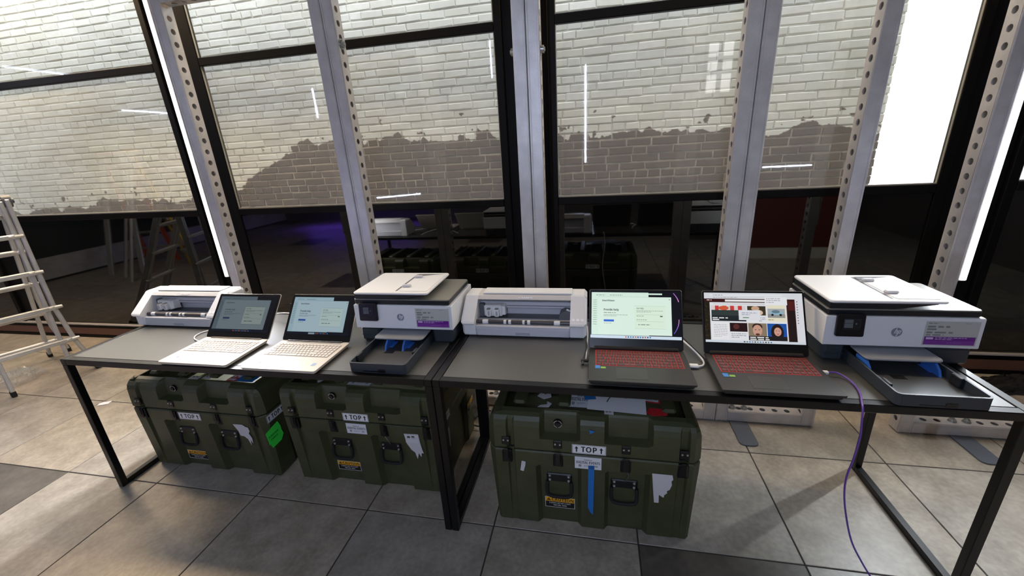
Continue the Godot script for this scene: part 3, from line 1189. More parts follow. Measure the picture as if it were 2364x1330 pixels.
const TORN_A := [Vector2(-0.038, 0.095), Vector2(0.036, 0.095), Vector2(0.040, 0.074), Vector2(0.034, 0.066), Vector2(0.037, 0.048), Vector2(0.030, 0.024), Vector2(0.020, 0.016), Vector2(0.022, 0.006), Vector2(0.012, -0.004), Vector2(0.010, -0.018), Vector2(0.001, -0.012), Vector2(-0.008, -0.006), Vector2(-0.007, -0.046), Vector2(-0.024, -0.046), Vector2(-0.030, 0.010)]
const TORN_B := [Vector2(-0.045, 0.070), Vector2(0.010, 0.072), Vector2(0.024, 0.060), Vector2(0.040, 0.056), Vector2(0.044, 0.034), Vector2(0.034, 0.018), Vector2(0.046, -0.012), Vector2(0.042, -0.044), Vector2(0.034, -0.020), Vector2(0.030, -0.058), Vector2(0.020, -0.018), Vector2(0.010, -0.010), Vector2(0.004, -0.002), Vector2(-0.018, 0.0), Vector2(-0.024, 0.030)]


func build_cases() -> void:
	print_labels()
	var up := Basis(Vector3(1, 0, 0), Vector3(0, 0, -1), Vector3(0, 1, 0))
	var right := Basis(Vector3(0, 0, -1), Vector3(0, 1, 0), Vector3(1, 0, 0))
	var back := Basis(Vector3(-1, 0, 0), Vector3(0, 1, 0), Vector3(0, 0, -1))
	var f := 0.0012
	# the case at the near table
	var c := make_case(Vector3(2.006, 0, -0.072), "olive case with blue tape strip on its front, under the black laptops")
	sticker(c, "top_label", M.top_label, Vector3(0.405, 0.431, f), 0.130, 0.043)
	sticker(c, "property_label", M.property_label, Vector3(0.402, 0.366, f), 0.103, 0.057)
	sticker(c, "caution_label", M.caution_label, Vector3(0.284, 0.108, -0.038), 0.126, 0.056)
	scrap_part(c, "tape_strip", M.blue_tape, Vector3(0.415, 0.23, 0.0004), [Vector2(-0.012, 0.125), Vector2(0.012, 0.127), Vector2(0.008, -0.125), Vector2(-0.003, -0.116), Vector2(-0.013, -0.09)], Basis.IDENTITY, "blue masking tape strip")
	scrap_part(c, "torn_label", M.torn_paper, Vector3(0.682, 0.250, 0.0004), TORN_A, Basis.IDENTITY, "torn white paper label")
	scrap_part(c, "tape_scrap", M.blue_tape, Vector3(0.418, 0.515, 0.0), [Vector2(-0.012, 0.008), Vector2(0.01, 0.003), Vector2(-0.009, -0.011)])
	scrap_part(c, "paper_scrap", M.torn_paper, Vector3(0.140, 0.322, 0.0004), [Vector2(-0.004, 0.026), Vector2(0.012, 0.024), Vector2(0.010, 0.004), Vector2(0.002, -0.026), Vector2(-0.012, -0.022), Vector2(-0.008, 0.0)])
	sticker(c, "note_sheet", M.note_paper, Vector3(0.512, 0.5835, -0.135), 0.22, 0.19, Basis(up.x.rotated(Vector3.UP, -0.06), up.y.rotated(Vector3.UP, -0.06), up.z), "taped white paper with handwriting")
	sticker(c, "property_label", M.property_label, Vector3(0.372, 0.5655, -0.132), 0.104, 0.104, up)
	sticker(c, "barcode_label", M.shipping_label, Vector3(0.48, 0.5648, -0.058), 0.035, 0.022, up)
	for q in [[0.405, -0.135, 0.045, 0.05], [0.622, -0.165, 0.06, 0.045]]:
		sticker(c, "tape_patch", M.blue_tape, Vector3(q[0], 0.5842, q[1]), q[2], q[3], Basis(up.x.rotated(Vector3.UP, 0.2), up.y.rotated(Vector3.UP, 0.2), up.z), "blue masking tape")
	sticker(c, "freight_label", M.freight_label, Vector3(0.665, 0.5652, -0.175), 0.09, 0.075, Basis(up.x.rotated(Vector3.UP, -0.15), up.y.rotated(Vector3.UP, -0.15), up.z), "red freight label")
	scrap_part(c, "freight_label", M.red_label, Vector3(0.665, 0.5648, -0.082), [Vector2(-0.045, -0.012), Vector2(-0.02, -0.026), Vector2(0.03, -0.018), Vector2(0.04, 0.02), Vector2(-0.03, 0.024)], up, "torn red label")
	scrap_part(c, "paper_scrap", M.torn_paper, Vector3(0.22, 0.5648, -0.15), [Vector2(-0.03, -0.01), Vector2(0.0, -0.03), Vector2(0.03, -0.012), Vector2(0.022, 0.02), Vector2(0.0, 0.004), Vector2(-0.012, 0.03)], up)
	scrap_part(c, "paper_scrap", M.torn_paper, Vector3(0.225, 0.5648, -0.085), [Vector2(-0.025, -0.02), Vector2(0.02, -0.018), Vector2(0.03, 0.008), Vector2(0.01, 0.022), Vector2(0.012, 0.002), Vector2(-0.015, -0.006)], up)
	var chain := Shape.new()
	chain.tube(smooth_path([Vector3(0.553, 0.345, 0.012), Vector3(0.557, 0.325, 0.006), Vector3(0.552, 0.295, -0.01), Vector3(0.549, 0.272, -0.024)], 5), 0.0022, 6)
	part(c, "latch_lanyard", chain, M.steel)
	sticker(c, "top_label", M.top_label, Vector3(0.40, 0.431, -CASE_D - f), 0.130, 0.043, back)
	sticker(c, "top_label", M.top_label, Vector3(CASE_W + f, 0.37, -0.26), 0.130, 0.043, right)
	# the case behind the middle legs
	c = make_case(Vector3(0.937, 0, -0.168), "olive case beside the middle table legs, with a chipped white barcode label")
	sticker(c, "top_label", M.top_label, Vector3(0.412, 0.431, f), 0.130, 0.043)
	sticker(c, "property_label", M.property_label, Vector3(0.405, 0.366, f), 0.103, 0.057)
	c.scale.y = 0.975
	sticker(c, "caution_label", M.caution_label, Vector3(0.290, 0.095, -0.039), 0.126, 0.056)
	scrap_part(c, "torn_label", M.torn_paper, Vector3(0.68, 0.285, 0.0004), [Vector2(-0.038, 0.075), Vector2(0.032, 0.078), Vector2(0.036, 0.03), Vector2(0.042, -0.01), Vector2(0.046, -0.03), Vector2(0.036, -0.028), Vector2(0.032, -0.052), Vector2(0.022, -0.03), Vector2(0.012, -0.066), Vector2(0.004, -0.028), Vector2(-0.012, -0.014), Vector2(-0.03, 0.02)], Basis.IDENTITY, "torn white barcode label")
	sticker(c, "barcode_label", M.shipping_label, Vector3(0.678, 0.334, f + 0.0006), 0.062, 0.045)
	sticker(c, "property_label", M.property_label, Vector3(0.412, 0.5655, -0.10), 0.115, 0.07, up)
	sticker(c, "freight_label", M.freight_label, Vector3(0.655, 0.5652, -0.115), 0.10, 0.05, up)
	scrap_part(c, "paper_scrap", M.torn_paper, Vector3(0.21, 0.5648, -0.11), [Vector2(-0.03, 0.03), Vector2(0.04, 0.035), Vector2(0.02, 0.0), Vector2(-0.005, -0.045), Vector2(-0.02, -0.035)], up)
	sticker(c, "top_label", M.top_label, Vector3(CASE_W + f, 0.40, -0.085), 0.10, 0.043, right)
	sticker(c, "top_label", M.top_label, Vector3(0.40, 0.431, -CASE_D - f), 0.130, 0.043, back)
	sticker(c, "caution_label", M.caution_label, Vector3(CASE_W + f, 0.23, -0.43), 0.1, 0.056, right)
	scrap_part(c, "torn_label", M.torn_paper, Vector3(CASE_W + 0.0002, 0.28, -0.09), [Vector2(-0.02, 0.05), Vector2(0.02, 0.05), Vector2(0.01, -0.06), Vector2(-0.01, -0.04)], right)
	chain = Shape.new()
	chain.tube(smooth_path([Vector3(0.553, 0.345, 0.012), Vector3(0.560, 0.320, 0.006), Vector3(0.556, 0.290, -0.01), Vector3(0.549, 0.272, -0.024)], 5), 0.0028, 6)
	part(c, "latch_lanyard", chain, M.steel)
	# the case at the far end of the left table
	c = make_case(Vector3(0.031, 0, -0.158), "olive case with a bright green sticker on its side")
	c.scale.y = 0.955
	sticker(c, "top_label", M.top_label, Vector3(0.375, 0.372, f), 0.134, 0.043)
	sticker(c, "caution_label", M.caution_label, Vector3(0.278, 0.072, -0.040), 0.126, 0.056)
	scrap_part(c, "torn_label", M.torn_paper, Vector3(0.672, 0.275, 0.0004), TORN_B, Basis.IDENTITY, "torn white paper label")
	scrap_part(c, "cargo_sticker", M.green_label, Vector3(CASE_W + 0.0002, 0.265, -0.032), [Vector2(-0.045, 0.045), Vector2(0.04, 0.060), Vector2(0.052, 0.02), Vector2(0.050, 0.0), Vector2(0.058, -0.03), Vector2(0.035, -0.056), Vector2(-0.025, -0.058), Vector2(-0.038, -0.02)], right, "bright green cargo sticker")
	sticker(c, "cargo_print", M.cargo_label, Vector3(CASE_W + 0.0016, 0.268, -0.030), 0.078, 0.058, right)
	sticker(c, "top_label", M.top_label, Vector3(CASE_W + f, 0.372, -0.075), 0.12, 0.043, right)
	sticker(c, "top_label", M.top_label, Vector3(0.40, 0.431, -CASE_D - f), 0.130, 0.043, back)
	sticker(c, "barcode_label", M.shipping_label, Vector3(0.40, 0.5652, -0.07), 0.06, 0.03, up)
	sticker(c, "barcode_label", M.shipping_label, Vector3(0.47, 0.5652, -0.08), 0.05, 0.03, up)
	sticker(c, "freight_label", M.freight_label, Vector3(0.63, 0.5652, -0.09), 0.07, 0.06, up)
	sticker(c, "tape_patch", M.blue_tape, Vector3(0.70, 0.5660, -0.10), 0.1, 0.08, up, "blue masking tape")


# ------------------------------------------------------------------ laptops
var key_meshes := {}


func key_mesh(w: float, d: float) -> Mesh:
	var id := "%.4f/%.4f" % [w, d]
	if not key_meshes.has(id):
		var s := Shape.new()
		var b := 0.0008
		var lo := [Vector3(-w / 2, 0, d / 2), Vector3(w / 2, 0, d / 2), Vector3(w / 2, 0, -d / 2), Vector3(-w / 2, 0, -d / 2)]
		var hi := []
		for p in lo:
			hi.append(p + Vector3(-signf(p.x) * b, 0.0016, -signf(p.z) * b))
		s.quad(hi[0], hi[1], hi[2], hi[3])
		for k in 4:
			s.quad(lo[k], lo[(k + 1) % 4], hi[(k + 1) % 4], hi[k])
		key_meshes[id] = s.mesh()
	return key_meshes[id]


func keyboard(parent: Node3D, x0: float, x1: float, z_back: float, z_front: float, y: float, rows: Array, m: Material, gap: float, fn_h := 0.62) -> void:
	var total := fn_h + rows.size() - 1.0
	var z := z_back
	for r in rows.size():
		var h: float = (z_front - z_back) / total * (fn_h if r == 0 else 1.0)
		var units := 0.0
		for u in rows[r]:
			units += absf(u)
		var x := x0
		for u in rows[r]:
			var w: float = absf(u) / units * (x1 - x0)
			if u > 0.0:
				var k := part(parent, "key", key_mesh(snappedf(w - gap, 0.0002), snappedf(h - gap, 0.0002)), m)
				k.position = Vector3(x + w / 2, y, z + h / 2)
			x += w
		z += h


# lid_tilt: how far the lid leans back from upright, in degrees
func make_laptop(at: Vector3, w: float, d: float, th: float, lid_len: float, lid_tilt: float, dark: bool, scr: Material, scr_rect: Array, label: String) -> Node3D:
	var o := thing("laptop", at, label, "laptop", "black laptops with red keys" if dark else "pale laptops with dark screens")
	var body: Material = M.laptop_black if dark else M.laptop_silver
	var flat := Basis(Vector3(1, 0, 0), Vector3(0, 0, -1), Vector3(0, 1, 0))
	var s := Shape.new()
	if dark:
		s.xf = Transform3D(flat, Vector3(w / 2, 0.006, -d / 2))
		s.rplate(w - 0.012, d - 0.012, 0.01, th - 0.010, 0.003, 4)
		s.xf = Transform3D(flat, Vector3(w / 2, th - 0.007, -d / 2))
		s.rplate(w, d, 0.008, 0.007, 0.0018, 4)
	else:
		s.xf = Transform3D(flat, Vector3(w / 2, 0.003, -d / 2))
		s.rplate(w - 0.006, d - 0.006, 0.012, th - 0.006, 0.003, 4)
		s.xf = Transform3D(flat, Vector3(w / 2, th - 0.004, -d / 2))
		s.rplate(w, d, 0.012, 0.004, 0.001, 5)
	var base := part(o, "base", s, body)
	s = Shape.new()
	for x in [0.03, w - 0.03]:
		for z in [-0.03, -d + 0.03]:
			s.cyl(Vector3(x, 0, z), Vector3(x, 0.007, z), 0.008, 0.008, 10)
	part(base, "rubber_feet", s, M.rubber)
	var kb: Array
	if dark:
		kb = [[1, 1, 1, 1, 1, 1, 1, 1, 1, 1, 1, 1, 1, 1, 1], [1, 1, 1, 1, 1, 1, 1, 1, 1, 1, 1, 1, 1, 2, 1], [1.5, 1, 1, 1, 1, 1, 1, 1, 1, 1, 1, 1, 1, 1.5, 1], [1.75, 1, 1, 1, 1, 1, 1, 1, 1, 1, 1, 1, 2.25, 1], [2.25, 1, 1, 1, 1, 1, 1, 1, 1, 1, 1, 1.75, 1, 1], [1.25, 1.25, 1.25, 5, 1.25, 1.25, 1.25, 1, 1, 1]]
		boxpart(base, "key_bed", Vector3(0.026, th - 0.0002, -d + 0.014), Vector3(w - 0.020, th + 0.0004, -d + 0.137), M.red_glow)
		keyboard(base, 0.028, w - 0.022, -d + 0.016, -d + 0.135, th + 0.0004, kb, M.red_key, 0.0034, 0.62)
		boxpart(base, "touchpad", Vector3(0.098, th - 0.0001, -0.096), Vector3(0.206, th + 0.0005, -0.020), M.laptop_pad, 0.0002)
		sticker(base, "maker_sticker", M.sticker_blue, Vector3(0.034, th + 0.0008, -0.095), 0.018, 0.022, flat)
		sticker(base, "maker_sticker", M.sticker_lime, Vector3(0.054, th + 0.0008, -0.0915), 0.018, 0.012, flat)
	else:
		kb = [[1, 1, 1, 1, 1, 1, 1, 1, 1, 1, 1, 1, 1, 1, 1, 1, 1, 1], [1, 1, 1, 1, 1, 1, 1, 1, 1, 1, 1, 1, 1, 1.6, 1, 1, 1, 1], [1.4, 1, 1, 1, 1, 1, 1, 1, 1, 1, 1, 1, 1, 1.2, 1, 1, 1, 1], [1.7, 1, 1, 1, 1, 1, 1, 1, 1, 1, 1, 1, 1.9, 1, 1, 1, 1], [2.2, 1, 1, 1, 1, 1, 1, 1, 1, 1, 1, 2.4, 1, 1, 1, 1], [1.2, 1, 1, 1.2, 5.2, 1.2, 1, 1, 1, 1, 1, 1, 1, 1]]
		boxpart(base, "key_bed", Vector3(0.018, th - 0.0002, -d + 0.034), Vector3(w - 0.018, th + 0.0004, -d + 0.144), M.keybed_silver)
		keyboard(base, 0.020, w - 0.020, -d + 0.036, -d + 0.142, th + 0.0004, kb, M.laptop_key, 0.0030, 0.6)
		boxpart(base, "speaker_grille", Vector3(0.035, th - 0.0001, -d + 0.014), Vector3(w - 0.035, th + 0.0003, -d + 0.020), M.shadow_grey_plastic)
		boxpart(base, "touchpad", Vector3(0.100, th - 0.0001, -0.092), Vector3(0.212, th + 0.0004, -0.018), M.laptop_pad_pale, 0.0002)
		sticker(base, "maker_sticker", M.sticker_pale, Vector3(w - 0.040, th + 0.0008, -0.052), 0.017, 0.022, flat)
		sticker(base, "maker_sticker", M.sticker_print, Vector3(0.050, th + 0.0008, -0.050), 0.040, 0.026, flat)
	# hinge bar and lid
	s = Shape.new()
	s.cyl(Vector3(0.035, th - 0.002, -d + 0.004), Vector3(w - 0.035, th - 0.002, -d + 0.004), 0.006, 0.006, 12)
	part(o, "hinge", s, M.laptop_black if dark else M.bezel_black)
	var a := deg_to_rad(lid_tilt)
	var lean := Transform3D(Basis(Vector3(1, 0, 0), Vector3(0, cos(a), -sin(a)), Vector3(0, sin(a), cos(a))), Vector3(w / 2, th + 0.001, -d + 0.004))
	s = Shape.new()
	s.xf = lean * Transform3D(Basis.IDENTITY, Vector3(0, lid_len / 2, -0.007))
	s.rplate(w, lid_len, 0.008, 0.0052, 0.0014, 4)
	var lid := part(o, "lid", s, body)
	s = Shape.new()
	s.xf = lean * Transform3D(Basis.IDENTITY, Vector3(0, lid_len / 2, -0.0019))
	s.rplate(w - 0.003, lid_len - 0.003, 0.007, 0.0019, 0.0005, 4)
	part(lid, "bezel", s, M.bezel_black)
	s = Shape.new()
	s.xf = lean * Transform3D(Basis.IDENTITY, Vector3(0, 0, 0.0006))
	s.card(Vector3((scr_rect[0] + scr_rect[1]) / 2 - w / 2, (scr_rect[2] + scr_rect[3]) / 2, 0), scr_rect[1] - scr_rect[0], scr_rect[3] - scr_rect[2])
	part(lid, "screen", s, scr)
	if dark:
		boxpart(lid, "hinge_cover", Vector3(0.02, th - 0.001, -d - 0.004), Vector3(w - 0.02, th + 0.010, -d + 0.012), M.laptop_black, 0.003)
	return o


func screens() -> void:
	var ink := rgb8(60, 74, 80)
	# help window on a pale desktop, as on three of the screens
	var makes := [["screen_dim", rgb8(92, 108, 118), rgb8(40, 52, 92), 0.62], ["screen_mid", rgb8(166, 196, 208), rgb8(40, 78, 170), 0.62], ["screen_bright", rgb8(214, 238, 222), rgb8(48, 104, 214), 0.95]]
	for q in makes:
		var paper: Color = q[1]
		var im := blank(640, 380, rgb8(10, 12, 22))
		var x := 0.0
		var line: Color = paper.darkened(0.42)
		rect(im, 6, 8, 412, 346, paper)
		greek(im, 40, 28, 120, 1, 8, 4, line)
		greek(im, 140, 28, 170, 1, 8, 4, line)
		for k in 12:
			rect(im, 18, 70 + k * 18, 26, 4, paper.darkened(0.3))
		rect(im, 54, 44, 522, 306, paper.lightened(0.15))
		rect(im, 54, 44, 522, 2, paper.darkened(0.15))
		write(im, "SmartViewer", 84, 82, 14, ink, true, 92.0)
		write(im, "Provide help", 96, 158, 17, ink, true, 108.0)
		greek(im, 96, 172, 164, 1, 10, 5, line)
		greek(im, 96, 190, 172, 2, 10, 3, line)
		rect(im, 96, 230, 74, 17, q[2])
		greek(im, 96, 258, 108, 1, 8, 3, line)
		rect(im, 318, 116, 216, 182, paper.lightened(0.08).lerp(rgb8(222, 236, 208), 0.35))
		for y in [116, 297]:
			rect(im, 318, y, 216, 2, paper.darkened(0.14))
		write(im, "Get Help", 332, 142, 12, ink, false, 50.0)
		greek(im, 332, 154, 184, 2, 10, 3, line)
		rect(im, 332, 186, 184, 1, line)
		greek(im, 332, 196, 90, 1, 8, 4, line)
		rect(im, 496, 194, 18, 8, ink)
		greek(im, 332, 226, 130, 1, 8, 4, line)
		rect(im, 332, 240, 184, 1, line)
		greek(im, 342, 264, 160, 1, 8, 6, line)
		rect(im, 560, 60, 6, 6, ink)
		rect(im, 0, 356, 640, 24, rgb8(206, 222, 236) if q[0] == "screen_bright" else rgb8(14, 20, 34))
		for k in 11:
			rect(im, 250 + k * 17, 362, 10, 10, [rgb8(196, 90, 70), rgb8(60, 80, 120), rgb8(60, 120, 190), rgb8(90, 100, 110)][k % 4])
		if q[0] == "screen_mid":
			rect(im, 230, 360, 64, 16, rgb8(150, 170, 180))
		if q[0] == "screen_bright":
			rect(im, 418, 14, 96, 12, paper)
			for k in 60:
				var t := k / 59.0
				rect(im, 590 + 34.0 * sin(t * 1.4), 10 + 68.0 * t, 5, 3, rgb8(170, 110, 224).lerp(rgb8(240, 150, 220), t))
				rect(im, 624 - 36.0 * t * t, 220 + 110.0 * t, 5, 3, rgb8(238, 140, 210).lerp(rgb8(90, 90, 220), t))
		screen_mat(q[0], im, q[3])
	# a news page in a browser
	var im := blank(640, 380, rgb8(220, 222, 226))
	rect(im, 0, 0, 640, 46, rgb8(222, 226, 230))
	rect(im, 40, 12, 470, 12, rgb8(236, 238, 242))
	greek(im, 60, 16, 120, 1, 8, 4, rgb8(130, 132, 138))
	greek(im, 60, 34, 300, 1, 8, 4, rgb8(160, 162, 168))
	rect(im, 0, 46, 590, 334, rgb8(58, 22, 20))
	rect(im, 0, 72, 36, 290, rgb8(38, 30, 20))
	for k in 60:
		rect(im, rng.randf_range(0, 30), rng.randf_range(90, 340), 5, 9, rgb8(66, 56, 26) if k % 2 else rgb8(26, 22, 16))
	greek(im, 18, 54, 62, 1, 8, 6, rgb8(232, 222, 220))
	rect(im, 140, 52, 330, 16, rgb8(240, 238, 240))
	rect(im, 36, 74, 500, 288, rgb8(232, 234, 238))
	rect(im, 60, 84, 440, 5, rgb8(206, 200, 206))
	rect(im, 46, 100, 228, 118, rgb8(34, 40, 44))
	for k in 9:
		rect(im, 46 + k * 25.4, 100, 25, 34, rgb8(206, 64, 60) if k % 2 else rgb8(226, 214, 214))
	ellipse(im, 128, 118, 34, 16, rgb8(214, 92, 60))
	rect(im, 46, 136, 228, 40, rgb8(52, 62, 60))
	greek(im, 52, 190, 200, 1, 12, 8, rgb8(238, 238, 238))
	greek(im, 52, 203, 80, 1, 12, 8, rgb8(238, 238, 238))
	rect(im, 284, 100, 118, 70, rgb8(64, 56, 36))
	ellipse(im, 336, 118, 26, 18, rgb8(206, 166, 140))
	ellipse(im, 350, 150, 34, 22, rgb8(224, 196, 172))
	greek(im, 356, 186, 44, 3, 12, 4, rgb8(140, 142, 148))
	rect(im, 226, 132, 140, 76, rgb8(228, 230, 236))
	greek(im, 246, 150, 100, 2, 14, 5, rgb8(150, 156, 176))
	rect(im, 252, 186, 40, 6, rgb8(80, 130, 90))
	rect(im, 412, 92, 116, 122, rgb8(236, 230, 204))
	rect(im, 414, 118, 110, 68, rgb8(170, 178, 184))
	rect(im, 414, 158, 110, 28, rgb8(150, 150, 148))
	ellipse(im, 470, 150, 44, 14, rgb8(150, 186, 204))
	ellipse(im, 466, 140, 26, 12, rgb8(104, 128, 142))
	for x in [444, 496]:
		ellipse(im, x, 164, 8, 8, rgb8(30, 32, 34))
	greek(im, 416, 200, 60, 1, 10, 4, rgb8(120, 110, 90))
	rect(im, 46, 230, 112, 130, rgb8(240, 240, 243))
	greek(im, 58, 244, 90, 8, 13, 3, rgb8(150, 150, 158))
	rect(im, 164, 230, 114, 66, rgb8(42, 20, 22))
	ellipse(im, 206, 258, 20, 20, rgb8(92, 44, 44))
	greek(im, 172, 310, 100, 3, 13, 4, rgb8(130, 130, 138))
	rect(im, 284, 230, 118, 126, rgb8(140, 126, 104))
	ellipse(im, 342, 256, 32, 26, rgb8(60, 42, 34))
	ellipse(im, 342, 284, 30, 42, rgb8(206, 158, 138))
	for x in [330, 354]:
		rect(im, x - 5, 276, 10, 4, rgb8(70, 44, 40))
	ellipse(im, 342, 314, 14, 9, rgb8(90, 60, 50))
	rect(im, 406, 230, 122, 126, rgb8(30, 84, 168))
	ellipse(im, 468, 296, 40, 62, rgb8(40, 26, 26))
	ellipse(im, 470, 290, 23, 32, rgb8(214, 160, 142))
	for x in [461, 479]:
		rect(im, x - 4, 282, 8, 3, rgb8(60, 40, 40))
	ellipse(im, 470, 308, 8, 3, rgb8(190, 80, 84))
	rect(im, 284, 326, 244, 32, rgb8(34, 30, 34))
	greek(im, 292, 332, 214, 1, 12, 8, rgb8(238, 238, 238))
	greek(im, 292, 346, 224, 1, 12, 8, rgb8(238, 238, 238))
	rect(im, 400, 30, 142, 60, rgb8(238, 239, 243))
	greek(im, 410, 40, 90, 3, 14, 4, rgb8(140, 142, 150))
	rect(im, 546, 60, 40, 300, rgb8(34, 24, 24))
	rect(im, 546, 60, 40, 70, rgb8(80, 30, 28))
	rect(im, 590, 30, 50, 350, rgb8(224, 226, 232))
	for k in 9:
		rect(im, 600, 60 + k * 20, 7, 7, rgb8(110, 112, 120))
	rect(im, 0, 362, 640, 18, rgb8(214, 222, 232))
	for k in 11:
		rect(im, 250 + k * 17, 366, 9, 9, [rgb8(60, 60, 64), rgb8(90, 120, 90), rgb8(60, 120, 190), rgb8(120, 120, 126)][k % 4])
	screen_mat("screen_news", im, 0.85)


func build_laptops() -> void:
	mat("laptop_pad", rgb8(46, 45, 43), 0.32)
	mat("laptop_pad_pale", rgb8(206, 197, 182), 0.36, 0.2)
	mat("sticker_blue", rgb8(52, 124, 196), 0.4)
	mat("sticker_lime", rgb8(132, 178, 66), 0.4)
	mat("sticker_pale", rgb8(140, 162, 196), 0.4)
	var im := blank(64, 40, rgb8(206, 198, 204))
	greek(im, 6, 6, 52, 4, 8, 3, rgb8(120, 110, 150))
	rect(im, 34, 18, 24, 16, rgb8(150, 120, 176))
	print_mat("sticker_print", im)
	# red backlit keys: a glowing bed, and keycaps whose legends let the light through
	glow_mat("red_glow", rgb8(150, 22, 22), 0.12)
	im = blank(32, 32, rgb8(34, 4, 4))
	rect(im, 9, 7, 5, 14, rgb8(255, 70, 60))
	rect(im, 9, 7, 12, 4, rgb8(255, 70, 60))
	rect(im, 17, 12, 5, 12, rgb8(255, 70, 60))
	rect(im, 9, 20, 12, 4, rgb8(255, 70, 60))
	var k := screen_mat("red_key", im, 0.17)
	k.albedo_color = rgb8(58, 40, 37)
	k.roughness = 0.5
	screens()
	make_laptop(Vector3(0.567, DESK_Y, 0.002), 0.353, 0.247, 0.017, 0.226, 40.0, false, M.screen_dim, [0.012, 0.341, 0.030, 0.215], "pale gold laptop with a dim dark-blue screen, next to the left cutting machine")
	make_laptop(Vector3(0.997, DESK_Y, 0.012), 0.350, 0.255, 0.017, 0.226, 38.0, false, M.screen_mid, [0.012, 0.338, 0.030, 0.215], "pale gold laptop with a light-blue screen, beside the middle printer")
	make_laptop(Vector3(2.407, DESK_Y, -0.016), 0.360, 0.245, 0.025, 0.242, 31.0, true, M.screen_bright, [0.006, 0.354, 0.042, 0.233], "black laptop with red keys and a pale green help page")
	make_laptop(Vector3(2.838, DESK_Y, 0.0), 0.358, 0.255, 0.025, 0.242, 30.0, true, M.screen_news, [0.008, 0.350, 0.042, 0.233], "black laptop with red keys showing a news page")


# ------------------------------------------------------------------ printers
func open_tray(s: Shape, w: float, d: float, r: float, h: float, t: float) -> void:
	var rings := []
	for q in [[0.0, 0.0], [0.0, h], [t, h], [t, 0.008]]:
		var ring := PackedVector3Array()
		for p in Shape.rrect(w - 2.0 * q[0], d - 2.0 * q[0], maxf(r - q[0], 0.001), 5):
			ring.append(Vector3(p.x, q[1], -p.y))
		rings.append(ring)
	s.loft(rings)


